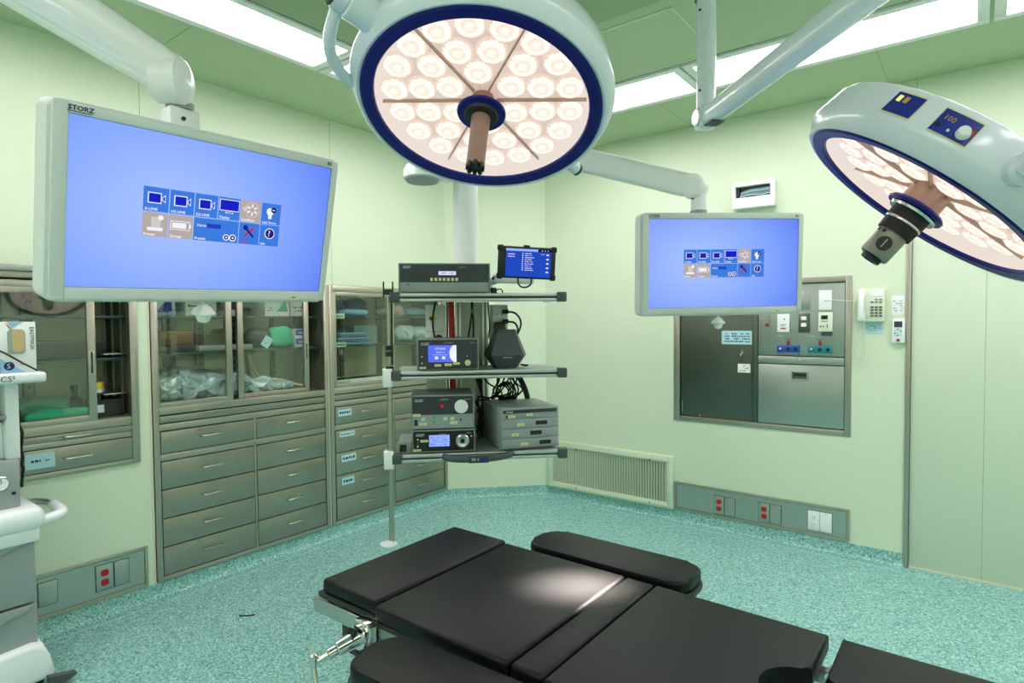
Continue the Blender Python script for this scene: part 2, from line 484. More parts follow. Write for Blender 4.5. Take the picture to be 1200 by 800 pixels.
for (a, b, c, d) in ((-3.515, -2.86, 1.345, 1.348), (-3.515, -2.86, 2.53, 2.533), (-1.629, -1.626, 3.62, 4.247), (-0.43, -0.427, 3.62, 4.247)):
    mb.box(a, b, c, d, CH - .001, CH + .001, 'seam')
struct('ceiling', mb)

# coved vinyl base along the three visible walls, and the weld line on the floor in front of it
def offs(d):
    return [(-3.515 + d, -1.85), (-3.515 + d, 3.645 - .4142 * d), (-2.913 + .4142 * d, 4.247 - d), (-0.326, 4.247 - d)]
COVE = [(0.0, .080), (.004, .080), (.004, .045), (.007, .022), (.012, .009), (.020, .003), (.032, .001)]
def cove_run(i, name):
    mb = MB(); t = bmesh.new(); ra = []; rb = []
    for d, z in COVE:
        p = offs(d); ra.append(t.verts.new((*p[i], z))); rb.append(t.verts.new((*p[i + 1], z)))
    for k in range(len(COVE) - 1): t.faces.new((ra[k], rb[k], rb[k + 1], ra[k + 1]))
    mb._add(t, 'floor')
    return struct(name, mb, None, angle=60)
cove_run(0, 'baseboard_left'); cove_run(1, 'baseboard_corner'); cove_run(2, 'baseboard_back')
mb = MB(); a, b = offs(.085), offs(.089)
for i in range(3):
    mb.prism([a[i], a[i + 1], b[i + 1], b[i]], 0.0, 0.0012, axis='Z')
struct('trim_1', mb, 'weld')

# sliding door leaf at the right with its steel jamb
mb = MB(); mb.box(-0.302, 1.15, 0.004, 0.05, 0.012, 2.155, 'door', .002); mb.box(0.042, 0.044, 0.003, .006, 0.012, 2.15, 'seam')
mb.box(-0.302, 1.15, 0.002, 0.05, 0.0, 0.012, 'cream')
d = struct('door_1', mb, None, BACK)
mb = MB(); mb.box(-0.328, -0.304, -.010, .05, 0.0, 2.165, 'steel', .002); mb.box(-0.328, 1.16, -.010, .05, 2.15, 2.175, 'steel', .002)
struct('trim_2', mb, None, BACK)
mb = MB(); mb.box(1.358, 1.365, -.004, .01, 0.082, 1.75, 'cream'); struct('trim_3', mb, None, LEFT)
mb = MB(); mb.box(2.484, 2.490, -.007, .01, 0.082, 1.75, 'cream'); struct('trim_4', mb, None, LEFT)

# ------------------------------------------------------------------ ceiling lights
def ceiling_light(x0, x1, y0, y1, label):
    t = Thing('ceiling_light', label, 'ceiling light', WORLD, ((x0 + x1) / 2, (y0 + y1) / 2, CH), 'recessed ceiling lights')
    f = MB(); w = .046
    f.box(x0, x1, y0, y0 + w, CH - .014, CH, None, .002); f.box(x0, x1, y1 - w, y1, CH - .014, CH, None, .002)
    f.box(x0, x0 + w, y0 + w, y1 - w, CH - .014, CH, None, .002); f.box(x1 - w, x1, y0 + w, y1 - w, CH - .014, CH, None, .002)
    t.part('frame', f, 'white')
    t.part('diffuser', MB().box(x0 + w, x1 - w, y0 + w, y1 - w, CH - .006, CH - .001), 'diffuser')
    return t
LX = (-2.868, -2.482)
ceiling_light(*LX, 0.72, 1.985, 'long white ceiling light above the left monitor arm')
ceiling_light(*LX, 2.0, 3.15, 'white ceiling light half hidden behind the near surgical lamp, in the left row')
ceiling_light(*LX, -0.56, 0.705, 'white ceiling light in the left row nearest the camera')
ceiling_light(-2.56, -1.30, 3.185, 3.62, 'white ceiling light left of the thin vertical drop tube, along the back wall')
ceiling_light(-1.285, 0.03, 3.185, 3.62, 'white ceiling light crossed by the diagonal lamp arm')
ceiling_light(0.045, 1.36, 3.185, 3.62, 'white ceiling light cut off at the top right edge')
for y0, y1, w in ((1.95, 3.15, 'far'), (0.70, 1.93, 'middle'), (-0.56, 0.68, 'near')):
    ceiling_light(1.075, 1.461, y0, y1, f'white ceiling light outside the view, {w} one of the right row')
for x0, x1, w in ((-2.45, -1.25, 'left'), (-1.23, -.02, 'middle'), (0.0, 1.06, 'right')):
    ceiling_light(x0, x1, -1.2, -.80, f'white ceiling light behind the camera, {w} one of the row')

t = Thing('access_panel', 'green square ceiling hatch panel between the near lamp and drop tube', 'access panel', WORLD, (-1.47, 2.86, CH))
f = MB(); f.box(-1.87, -1.075, 2.565, 2.575, CH - .012, CH - .004); f.box(-1.87, -1.075, 3.135, 3.145, CH - .012, CH - .004)
f.box(-1.87, -1.86, 2.575, 3.135, CH - .012, CH - .004); f.box(-1.085, -1.075, 2.575, 3.135, CH - .012, CH - .004)
t.part('frame', f, 'vent')
t.part('panel', MB().box(-1.857, -1.088, 2.578, 3.132, CH - .010, CH - .004), 'hatch')

# ------------------------------------------------------------------ built-in cabinets on the left wall
def strokes(mb, x0, x1, z0, z1, y, rows, m, seed=0, fill=.75):
    """rows of small unreadable print"""
    rr = random.Random(seed); h = (z1 - z0) / rows
    for k in range(rows):
        x = x0; zc = z0 + h * (k + .5)
        while x < x1:
            w = rr.uniform(.25, .7) * h * 1.1
            if rr.random() < fill: mb.box(x, min(x + w, x1), y - .0003, y + .0003, zc - h * .3, zc + h * .3 * rr.uniform(.3, 1), m)
            x += w + h * .22

def handle_mb(xc, z, L=.108, y=-.03):
    mb = MB()
    mb.tube([(xc - L / 2, -.002, z), (xc - L / 2, y + .004, z), (xc - L / 2 + .008, y, z), (xc + L / 2 - .008, y, z), (xc + L / 2, y + .004, z), (xc + L / 2, -.002, z)], .0042, None, 8)
    return mb

def drawer(t, x0, x1, z0, z1, label=None, hz=None, hx=None):
    d = t.part('drawer', MB().box(x0 + .002, x1 - .002, -.010, .30, z0 + .002, z1 - .003, None, .0025), 'steel_h', None, label)
    o = handle_mb((x0 + x1) / 2 if hx is None else hx, (z0 + z1) / 2 + .01 if hz is None else hz, y=-.040)
    t.part('handle', o, 'pull', d)
    return d

def glass_door(t, x0, x1, z0, z1, y, ws, hx):
    f = MB(); f.frame(x0, x1, z0, z1, y, y + .022, ws, None, .002)
    d = t.part('glass_door', f, 'steel')
    t.part('pane', MB().box(x0 + ws[0] - .003, x1 - ws[1] + .003, y + .009, y + .013, z0 + ws[2] - .003, z1 - ws[3] + .003), 'glass', d)
    h = MB(); h.frame(hx - .008, hx + .008, 1.245, 1.36, y - .003, y + .002, .004, 'chrome', .001)
    h.box(hx - .005, hx + .005, y - .001, y + .001, 1.25, 1.355, 'black')
    t.part('handle', h, None, d)
    return d

def carcass(t, x0, x1, z0, z1, dep, zbot, zsh, posts):
    """steel box with cream back panel; zbot = floor of the glazed part"""
    c = MB(); s = .004
    c.box(x0 + s, x0 + .016, .012, dep, z0, z1, 'steel_in'); c.box(x1 - .016, x1 - s, .012, dep, z0, z1, 'steel_in')
    c.box(x0 + .016, x1 - .016, .012, dep, z1 - .014, z1 - .002, 'steel_in'); c.box(x0 + .016, x1 - .016, .012, dep, zbot - .02, zbot, 'steel_in')
    c.box(x0 + .016, x1 - .016, .30, .312, z0, zbot - .02, 'steel_in')
    t.part('carcass', c)
    b = MB(); b.box(x0 + .016, x1 - .016, dep - .012, dep, zbot, z1 - .014, 'cream_back')
    t.part('back_panel', b)
    p = MB()
    for px, w in posts:  # dark slotted posts imitate the room's dark reflections in the glass
        p.box(px - w / 2, px + w / 2, dep - .03, dep - .012, zbot, z1 - .014, 'steel_in')
        for k in range(14): p.box(px - .004, px + .004, dep - .031, dep - .029, zbot + .06 + k * .045, zbot + .075 + k * .045, 'black')
    t.part('reflection_post', p)
    for z in zsh:
        t.part('shelf', MB().box(x0 + .02, x1 - .02, .055, dep - .035, z - .014, z, None, .002), 'shelf_glass')

# cabinet one: small wall cabinet at the far left
t1 = Thing('wall_cabinet', 'small stainless wall cabinet with sliding glass door above green wall panel', 'cabinet', LEFT, (.76, 0, .76))
f = MB(); f.frame(C1[0] + .003, C1[1] - .003, .763, 1.742, -.012, .03, (.03, .036, .022, .03), 'steel', .002)
f.box(C1[0] + .033, C1[1] - .039, -.008, .03, 1.668, 1.700, 'steel', .002)
f.box(C1[0] + .033, C1[1] - .039, -.006, .03, 0.965, 1.008, 'steel', .002); f.box(C1[0] + .033, C1[1] - .039, -.006, .03, 0.903, .930, 'steel', .002)
t1.part('frame', f)
f = MB(); f.box(C1[0] - .006, C1[1] + .006, -.03, -.008, 1.742, 1.772, 'panel_steel', .003); t1.part('cornice', f)
carcass(t1, C1[0], C1[1], .765, 1.740, .40, 1.01, (1.537, 1.318), [(.80, .06), (.93, .05)])
glass_door(t1, .70, 1.113, 1.008, 1.67, -.008, (.03, .036, .03, .028), 1.094)
glass_door(t1, .25, .73, 1.008, 1.67, .016, (.03, .036, .03, .028), .28)
s = MB()
for z in (1.13, 1.34, 1.53): s.box(1.17, 1.275, .07, .36, z - .006, z, 'alu')
for y in (.10, .22, .34): s.box(1.262, 1.270, y, y + .012, 1.02, 1.66, 'alu')
t1.part('wire_rack', s)
tr = t1.part('pull_out_tray', MB().box(.25, 1.266, -.010, .3, .932, .962, None, .002), 'steel_h')
t1.part('handle', handle_mb(1.02, .947, .11, -.04), 'pull', tr)
d = drawer(t1, .25, 1.268, .786, .902, None, .842, 1.02)
lb = MB(); lb.box(.812, .928, -.0125, -.0105, .812, .884, 'label_b'); strokes(lb, .835, .905, .84, .858, -.0127, 1, 'ink', 5)
t1.part('label_sticker', lb, None, d, 'pale blue sticker with small print')

def stack_cabinet(t, X0, X1, splitx, d1, d2, posts):
    f = MB()
    f.box(X0 + .003, X0 + .034, -.012, .03, .084, 1.748, 'steel', .002); f.box(X1 - .034, X1 - .003, -.012, .03, .084, 1.748, 'steel', .002)
    f.box(X0 + .034, X1 - .034, -.012, .03, 1.705, 1.748, 'steel', .002)
    f.box(X0 + .034, X1 - .034, -.012, .03, .084, .108, 'steel', .002)
    f.box(X0 + .034, X1 - .034, -.010, .03, .995, 1.036, 'steel', .002)
    f.box(X0 + .034, X1 - .034, -.008, .03, .908, .944, 'steel', .002)
    f.box(X0 + .034, X1 - .034, -.008, .03, .742, .778, 'steel', .002)
    f.box(splitx - .007, splitx + .007, -.008, .03, .108, .908, 'steel', .002)
    f.box(X0 + .034, X1 - .034, .012, .03, .1, 1.0, 'dark_gap')
    t.part('frame', f)
    carcass(t, X0, X1, .086, 1.746, .40, 1.036, (1.537, 1.330), posts)
    tr = t.part('pull_out_tray', MB().box(X0 + .036, X1 - .036, -.010, .3, .950, .988, None, .002), 'steel_h')
    t.part('handle', handle_mb((d1[0] + d1[1]) / 2 + .02, .985, .10, -.022), 'pull', tr)
    rows = ((.780, .905), (.583, .740), (.424, .583), (.267, .424), (.110, .267))
    out = []
    for (a, b) in (d1, d2):
        for z0, z1 in rows: out.append(drawer(t, a, b, z0, z1))
    return out

t2 = Thing('drawer_cabinet', 'tall stainless cabinet of ten drawers below glass doors, under the left monitor', 'cabinet', LEFT, (1.925, 0, .082))
stack_cabinet(t2, C2[0], C2[1], 1.945, (1.402, 1.938), (1.952, 2.448), [(1.62, .07), (1.80, .05), (2.02, .06), (2.30, .03)])
glass_door(t2, 1.372, 1.815, 1.036, 1.705, -.008, (.034, .036, .026, .028), 1.388)
glass_door(t2, 1.862, 2.352, 1.036, 1.705, .018, (.036, .036, .026, .028), 2.334)
t3 = Thing('drawer_cabinet', 'tall stainless cabinet in the far corner with labelled drawers', 'cabinet', LEFT, (3.06, 0, .082))
dr3 = stack_cabinet(t3, C3[0], C3[1], 3.06, (2.530, 3.053), (3.067, 3.600), [(2.82, .05), (2.88, .03), (3.25, .05)])
glass_door(t3, 2.500, 3.075, 1.036, 1.705, -.008, (.052, .045, .026, .028), 2.516)
glass_door(t3, 3.05, 3.628, 1.036, 1.705, .018, (.036, .05, .026, .028), 3.606)
for k, (x0, x1, z0, z1) in enumerate(((2.552, 2.665, .838, .884), (2.562, 2.69, .690, .724), (2.575, 2.70, .512, .562), (2.575, 2.68, .350, .402))):
    lb = MB(); lb.box(x0, x1, -.0125, -.0105, z0, z1, 'label_b'); strokes(lb, x0 + .012, x1 - .01, z0 + .010, z1 - .008, -.0127, 1, 'navy_ink', 11 + k, .9)
    t3.part('label_sticker', lb, None, dr3[k], 'pale sticker with small blue print')
lb = MB(); lb.box(2.585, 2.665, .048, .054, 1.520, 1.556, 'label_g'); strokes(lb, 2.597, 2.655, 1.528, 1.548, .0477, 1, 'ink', 31, .95); t3.part('shelf_label', lb)
lb = MB(); lb.box(2.585, 2.675, .048, .054, 1.318, 1.352, 'label_g'); strokes(lb, 2.597, 2.665, 1.326, 1.344, .0477, 1, 'ink', 33, .95); t3.part('shelf_label', lb)
lb = MB(); lb.box(2.565, 3.02, .030, .036, 1.040, 1.086, 'paper'); lb.box(2.575, 2.69, .0285, .0300, 1.044, 1.080, 'label_g')
lb.text('CS Scope', .022, T(2.592, .0283, 1.053), M['ink'], sx=1.0); t3.part('shelf_label', lb)

# ---- contents of the cabinets (each its own thing)
def LB(x, dep): return (x, dep)
mb = MB().box(.70, 1.20, .12, .33, 1.319, 1.412, 'blackbox', .006); mb.box(.70, 1.20, .115, .12, 1.400, 1.412, 'dgrey'); single('long_tray', mb, None, 'long black tray on the middle shelf of the wall cabinet', 'tray', LEFT, (.95, .22, 1.319))
mb = MB().blob((.99, .12, 1.038), (.145, .075, .032), 4, .20, 12, None, 4, .8); single('folded_drape', mb, 'green_cloth', 'bright green folded drape at the front bottom of wall cabinet', 'drape', LEFT, (.99, .12, 1.012))
mb = MB().blob((.93, .24, 1.07), (.15, .07, .058), 6, .18, 10, None, 4, .98); single('folded_drape', mb, 'green_dark', 'dark green folded drape behind the bright green one', 'drape', LEFT, (.93, .24, 1.012))
mb = MB().lathe([(0, 0), (.036, 0), (.038, .01), (.038, .07), (.030, .088), (.014, .105), (.013, .135), (.016, .137), (.016, .16), (0, .162)], 'bottle', 20, T(1.085, .23, 1.012)); single('glass_bottle', mb, None, 'dark glass bottle standing beside the green drapes', 'bottle', LEFT, (1.085, .23, 1.012))
tt = Thing('storage_tray', 'dark open tray holding two yellow capped bottles in wall cabinet', 'tray', LEFT, (1.20, .14, 1.012))
mb = MB(); mb.box(1.125, 1.255, .075, .20, 1.012, 1.018); mb.box(1.125, 1.255, .075, .080, 1.018, 1.10); mb.box(1.125, 1.255, .195, .20, 1.018, 1.10); mb.box(1.125, 1.130, .08, .195, 1.018, 1.10); mb.box(1.250, 1.255, .08, .195, 1.018, 1.10)
tt.part('tray', mb, 'blackbox'); tt.part('label_sticker', MB().box(1.135, 1.168, .0735, .0748, 1.035, 1.075), 'paper', None, 'white square sticker')
for k, (x, y, lab) in enumerate(((1.158, .115, 'yellow capped dark bottle in the tray, left one'), (1.182, .160, 'yellow capped dark bottle in the tray, right one'))):
    b = Thing('capped_bottle', lab, 'bottle', LEFT, (x, y, 1.018), 'yellow capped bottles in the wall cabinet')
    b.part('bottle', MB().lathe([(0, 0), (.018, 0), (.019, .005), (.019, .115), (.012, .13), (0, .13)], 'bottle', 16, T(x, y, 1.018)))
    b.part('collar', MB().lathe([(.013, .118), (.0195, .118), (.0195, .135), (.013, .135)], 'paper', 16, T(x, y, 1.018)))
    b.part('cap', MB().lathe([(0, .172), (.015, .172), (.017, .168), (.017, .135), (0, .135)], 'yellow', 16, T(x, y, 1.018)))

# cabinet two
def carton(x0, x1, y0, y1, z0, h, body, face, label, deco=None, group=None):
    mb = MB(); mb.box(x0, x1, y0, y1, z0, z0 + h, body, .002)
    if face: mb.box(x0 + .004, x1 - .004, y0 - .0012, y0 + .001, z0 + h * .28, z0 + h * .95, face)
    if deco: deco(mb, x0, x1, y0, z0, h)
    return single('carton', mb, None, label, 'box', LEFT, ((x0 + x1) / 2, (y0 + y1) / 2, z0), group)
def tri(mb, x0, x1, y0, z0, h):
    mb.prism([(x0 + .02, z0 + .02), (x1 - .02, z0 + .02), (x1 - .02, z0 + h - .02)], y0 - .002, y0 + .001, 'box_blue')
def grn(mb, x0, x1, y0, z0, h):
    mb.prism([(x1 - .09, z0 + .03), (x1 - .01, z0 + .03), (x1 - .03, z0 + .10)], y0 - .002, y0 + .001, 'green_cloth'); strokes(mb, x0 + .02, x1 - .12, z0 + .03, z0 + .06, y0 - .0003, 2, 'ink', 7)
def prn(mb, x0, x1, y0, z0, h): strokes(mb, x0 + .015, x1 - .015, z0 + .025, z0 + .07, y0 - .0013, 2, 'ink', 8)
carton(1.42, 1.545, .10, .26, 1.5375, .14, 'box_lblue', 'paper', 'pale carton with blue triangle on top shelf of middle cabinet', tri)
carton(1.60, 1.78, .10, .28, 1.5375, .14, 'paper', None, 'white carton behind the left monitor grip on the top shelf', prn)
carton(1.86, 1.95, .16, .30, 1.5375, .14, 'paper', 'dgrey', 'small dark and white carton beside the sliding door stile')
carton(2.09, 2.262, .10, .28, 1.5375, .14, 'paper', None, 'white carton with green mark on top shelf of middle cabinet', grn)
carton(2.272, 2.38, .10, .28, 1.5375, .14, 'paper', None, 'white carton at the right end of that top shelf', prn)
mb = MB(); mb.lathe([(0, 0), (.115, 0), (.122, .01), (.122, .075), (.116, .082), (0, .082)], 'brown', 30, T(1.55, .19, 1.368)); single('round_tin', mb, None, 'round brown tin resting on black tray in the middle cabinet', 'tin', LEFT, (1.55, .19, 1.368))
mb = MB(); mb.box(1.405, 1.64, .075, .31, 1.3305, 1.368, 'blackbox', .004); single('flat_tray', mb, None, 'black flat tray under the round brown tin', 'tray', LEFT, (1.52, .19, 1.3305))
mb = MB(); mb.box(1.66, 1.99, .075, .25, 1.3305, 1.362, 'unit_lt', .004); mb.box(1.67, 1.98, .085, .24, 1.361, 1.363, 'bag'); single('flat_tray', mb, None, 'shallow grey tray to the right of the black tray', 'tray', LEFT, (1.825, .16, 1.3305))
mb = MB().blob((2.09, .17, 1.40), (.11, .08, .07), 12, .22, 10, None, 4, .95); single('storage_bag', mb, 'blackbox', 'dark bag behind the green cloth bundle on the middle shelf', 'bag', LEFT, (2.09, .17, 1.333))
mb = MB().blob((2.19, .09, 1.402), (.085, .055, .066), 15, .20, 11, None, 4, .98); single('cloth_bundle', mb, 'green_cloth', 'bright green cloth bundle on the middle shelf beside blue cartons', 'cloth bundle', LEFT, (2.19, .09, 1.335))
mb = MB(); mb.box(-.028, .028, -.001, .001, -.036, .036, 'label_b', 0, T(2.075, .060, 1.372) @ RY(35)); strokes(mb, 2.06, 2.09, 1.36, 1.385, .0585, 2, 'ink', 4); single('hang_tag', mb, None, 'small pale tag leaning in front of the dark bag', 'tag', LEFT, (2.075, .06, 1.34))
for k in range(2):
    carton(2.285, 2.375, .075, .20, 1.3310 + k * .0605, .060, 'paper', 'box_blue', ('lower' if k == 0 else 'upper') + ' small blue and white carton stacked beside the green bundle', lambda mb, x0, x1, y0, z0, h: strokes(mb, x0 + .03, x1 - .02, z0 + .026, z0 + .046, y0 - .0015, 1, 'white_ink', 3), 'blue cartons on the middle shelf')
for k, (x, y, w, h, z) in enumerate(((1.49, .11, .085, .075, 1.115), (1.62, .12, .10, .085, 1.125), (1.76, .11, .085, .075, 1.115), (1.56, .22, .11, .075, 1.16), (1.72, .22, .12, .07, 1.15), (1.90, .13, .095, .068, 1.108), (2.05, .12, .10, .055, 1.095), (2.19, .13, .09, .04, 1.08))):
    mb = MB().blob((x, y, z), (w, .075, h), 20 + k, .36, 15, None, 5, (z - 1.037) / h)
    single('plastic_bag', mb, 'bag', 'crumpled clear plastic packet in the heap at the cabinet bottom', 'plastic bag', LEFT, (x, y, 1.037), 'clear packets heaped in the middle cabinet')
mb = MB().tube([(2.07, .27, 1.30), (2.08, .25, 1.2), (2.10, .2, 1.13), (2.18, .14, 1.125), (2.28, .09, 1.085), (2.38, .08, 1.06)], .008, None, 10, 3); single('clear_tube', mb, 'label_y', 'pale yellow tube curving down over the clear packets', 'tube', LEFT, (2.2, .15, 1.045))

# cabinet three
for k, (x, w, h, mm, lab) in enumerate(((2.66, .10, .075, 'blue_cloth2', 'slate blue wrapped pack, first from left on the corner cabinet top shelf'), (2.85, .11, .07, 'blue_cloth2', 'slate blue wrapped pack, second on the corner cabinet top shelf'), (2.76, .14, .03, 'blue_cloth', 'flat pale blue pack in front on that top shelf'), (3.22, .12, .05, 'pinkbag', 'pinkish clear pack seen beside the boom pole'), (3.42, .14, .04, 'blue_cloth', 'pale blue pack at the right of the top shelf'))):
    yy = .10 if k == 2 else .19
    mb = MB().blob((x, yy, 1.538 + h * .9), (w, .07, h), 40 + k, .22, 12, None, 4, .9); single('wrapped_pack', mb, mm, lab, 'wrapped pack', LEFT, (x, yy, 1.538))
for k in range(5):
    z = 1.331 + .0175 * k
    mb = MB(); mb.box(2.60 + .01 * (k % 2) + .012 * k, 2.96 - .02 * k, .075, .29, z, z + .016, None, .007); single('folded_linen', mb, 'blue_cloth' if k % 2 == 0 else 'blue_cloth2', ('lowest', 'second lowest', 'middle', 'second highest', 'topmost')[k] + ' pale blue folded linen in the stack on the middle shelf', 'linen', LEFT, (2.78, .18, z), 'folded linens in the corner cabinet')
mb = MB(); mb.box(2.88, 3.10, .22, .33, 1.331, 1.47, 'label_b', .004); single('carton', mb, None, 'pale carton standing behind the folded linens', 'box', LEFT, (2.99, .27, 1.331))
mb = MB().blob((3.30, .16, 1.40), (.11, .08, .07), 51, .25, 12, None, 4, .97); single('plastic_bag', mb, 'bag', 'clear plastic pack left of its twin behind the boom housing', 'plastic bag', LEFT, (3.30, .16, 1.331))
mb = MB().blob((3.49, .15, 1.395), (.10, .08, .065), 53, .25, 12, None, 4, .97); single('plastic_bag', mb, 'bag', 'clear plastic pack at the far right of the middle shelf', 'plastic bag', LEFT, (3.49, .15, 1.331))
tt = Thing('wire_tray', 'black wire tray along the bottom of the corner cabinet', 'tray', LEFT, (2.78, .2, 1.037))
mb = MB(); mb.box(2.57, 3.0, .09, .34, 1.038, 1.05, 'unit_lt')
for k in range(36): mb.box(2.575 + k * .012, 2.580 + k * .012, .082, .088, 1.05, 1.10, 'black')
mb.box(2.57, 3.005, .080, .090, 1.098, 1.104, 'alu'); tt.part('basket', mb)

# ------------------------------------------------------------------ wall plates and outlets
def outlet(t, frame, x0, x1, z0, z1, red=True, y=-.006, name='socket_outlet'):
    pm_ = MB().box(x0, x1, y - .006, y, z0, z1, None, .002); pm_.box(x0 - .0025, x1 + .0025, y - .001, y, z0 - .003, z1 + .002, 'dark_gap')
    p = t.part('socket_plate', pm_, 'panel_steel' if red else 'white')
    s = MB(); xc = (x0 + x1) / 2; h = z1 - z0
    for zz in (z0 + h * .30, z0 + h * .68):
        s.prism([(xc - .017, zz - .010), (xc - .010, zz - .016), (xc + .010, zz - .016), (xc + .017, zz - .010), (xc + .017, zz + .010), (xc + .010, zz + .016), (xc - .010, zz + .016), (xc - .017, zz + .010)], y - .010, y - .005, 'socket_red' if red else 'paper')
        for dx in (-.007, .005): s.box(xc + dx, xc + dx + .0025, y - .0105, y - .009, zz - .003, zz + .008, 'black')
        s.box(xc - .002, xc + .002, y - .0105, y - .009, zz - .012, zz - .008, 'black')
    t.part('socket', s, None, p)
def blank(t, x0, x1, z0, z1, y=-.006, m='panel_steel', deco=None):
    mb = MB(); mb.box(x0, x1, y - .006, y, z0, z1, m, .002); mb.box(x0 - .0025, x1 + .0025, y - .001, y, z0 - .003, z1 + .002, 'dark_gap'); mb.cyl((x0 + (x1 - x0) / 2, y - .007, z1 - .01), (x0 + (x1 - x0) / 2, y - .005, z1 - .01), .003, None, 'chrome', 8)
    if deco: deco(mb)
    t.part('cover_plate', mb)
def service_panel(name, label, frame, x0, x1, z0, z1):
    t = Thing(name, label, 'outlet panel', frame, ((x0 + x1) / 2, 0, z0))
    f = MB(); f.frame(x0, x1, z0, z1, -.010, 0, .016, 'steel', .002); f.box(x0 + .014, x1 - .014, -.006, 0, z0 + .014, z1 - .014, 'panel_steel')
    f.frame(x0 + .015, x1 - .015, z0 + .015, z1 - .015, -.0075, -.004, .0025, 'dark_gap')
    t.part('panel', f); return t
t = service_panel('outlet_panel', 'stainless outlet panel low on left wall, one red socket pair', LEFT, .70, 1.325, .088, .302)
outlet(t, LEFT, 1.082, 1.158, .138, .268); blank(t, 1.165, 1.232, .138, .266); blank(t, .845, .92, .150, .262)
t = service_panel('outlet_panel', 'long stainless outlet panel low on back wall beside the vent', BACK, -1.760, -.612, .088, .292)
outlet(t, BACK, -1.462, -1.392, .112, .240); blank(t, -1.388, -1.318, .112, .238)
outlet(t, BACK, -1.157, -1.088, .116, .244); blank(t, -1.084, -1.014, .116, .242)
outlet(t, BACK, -.850, -.782, .122, .248, False); blank(t, -.780, -.710, .122, .248, m='white')

# vent grille
t = Thing('air_vent', 'cream return air grille with vertical slats at foot of back wall', 'vent', BACK, (-2.32, 0, .08))
f = MB(); f.frame(-2.885, -1.765, .082, .478, -.022, 0, (.045, .05, .045, .05), None, .003); f.frame(-2.865, -1.79, .10, .445, -.027, -.015, .004, None, .001)
for x in (-2.6, -1.95):
    for z in (.105, .43): f.cyl((x, -.027, z), (x, -.02, z), .006, None, 'dgrey', 8)
t.part('frame', f, 'vent')
t.part('backing', MB().box(-2.845, -1.81, -.004, .0, .12, .435), 'dark_gap')
for k in range(46):
    x = -2.834 + k * .0224
    t.part('slat', MB().box(-.0014, .0014, -.010, .010, .125, .432, None, 0, T(x, -.012, 0) @ RZ(-24)), 'vent')

# recessed stainless panel
t = Thing('recessed_panel', 'stainless steel service panel set into back wall below the right monitor', 'service panel', BACK, (-1.19, 0, .752))
f = MB(); f.frame(RCS[0] - .001, RCS[1] + .001, RCS[2] - .001, RCS[3] + .001, -.006, .05, (.045, .036, .036, .036), 'steel', .003)
f.box(-1.205, -1.172, -.002, .05, .786, 1.722, 'steel_dark', .002); f.box(-1.72, -.648, .046, .05, .786, 1.722, 'steel_in')
t.part('frame', f)
d = t.part('door', MB().box(-1.718, -1.208, .010, .04, .790, 1.718, None, .003), 'steel_dark', None, 'dark polished steel door')
h = MB(); h.box(-1.707, -1.701, .004, .012, .82, .90, 'alu', .001); h.cyl((-1.57, .002, .80), (-1.57, .012, .80), .007, None, 'chrome', 10)
t.part('hinge', h, None, d)
pn = t.part('upper_panel', MB().box(-1.170, -.650, .004, .04, 1.250, 1.718, None, .003), 'panel_steel')
st = MB().box(-1.170, -.650, .0, .04, 1.196, 1.244, 'panel_steel', .003); st.cyl((-.905, -.002, 1.225), (-.905, .002, 1.225), .008, None, 'chrome', 12); t.part('latch_strip', st)
d2 = t.part('lower_door', MB().box(-1.170, -.650, .004, .04, .792, 1.190, None, .003), 'panel_steel')
h = MB(); h.frame(-.962, -.855, 1.088, 1.150, -.004, .004, .010, 'panel_steel', .002); h.box(-.952, -.865, .0, .005, 1.098, 1.140, 'steel_dark'); h.box(-.945, -.872, -.003, .001, 1.118, 1.134, 'black'); t.part('handle', h, None, d2)
# fittings carried by the panel
h = MB(); h.box(-1.126, -1.098, -.002, .004, 1.425, 1.60, 'panel_steel', .001); h.box(-1.122, -1.102, -.004, .0, 1.440, 1.462, 'red_dot'); t.part('slot_gauge', h)
h = MB(); h.box(-1.046, -.970, -.010, .004, 1.404, 1.545, 'white', .003); strokes(h, -1.025, -.995, 1.48, 1.50, -.0105, 1, 'ink', 2); strokes(h, -1.026, -.99, 1.44, 1.458, -.0105, 2, 'ink', 3, .6); h.box(-1.024, -.992, -.011, -.009, 1.425, 1.433, 'red_ink'); t.part('meter_plate', h)
h = MB(); h.box(-.910, -.85, -.003, .004, 1.55, 1.665, 'panel_steel', .002); t.part('cover_plate', h)
h = MB(); h.box(-.917, -.850, -.006, .004, 1.402, 1.525, 'steel_dark', .002)
for z in (1.440, 1.482): h.box(-.900, -.868, -.012, -.005, z, z + .024, 'paper', .002)
t.part('switch_plate', h)
h = MB(); h.box(-.797, -.722, -.012, .004, 1.545, 1.672, 'white', .003); h.cyl((-.76, -.0125, 1.605), (-.76, -.011, 1.605), .004, None, 'black', 8); t.part('blank_plate', h)
h = MB(); h.box(-.797, -.714, -.022, .004, 1.408, 1.532, 'phone', .004); h.box(-.780, -.742, -.0235, -.0215, 1.488, 1.512, 'black'); strokes(h, -.788, -.725, 1.47, 1.48, -.0225, 1, 'ink', 6, .8)
for x in (-.782, -.766): h.cyl((x, -.024, 1.442), (x, -.021, 1.442), .005, None, 'dgrey', 10)
h.box(-.747, -.742, -.0235, -.0215, 1.432, 1.458, 'dgrey'); h.box(-.78, -.72, -.012, .004, 1.382, 1.408, 'dgrey', .002); t.part('thermostat', h)
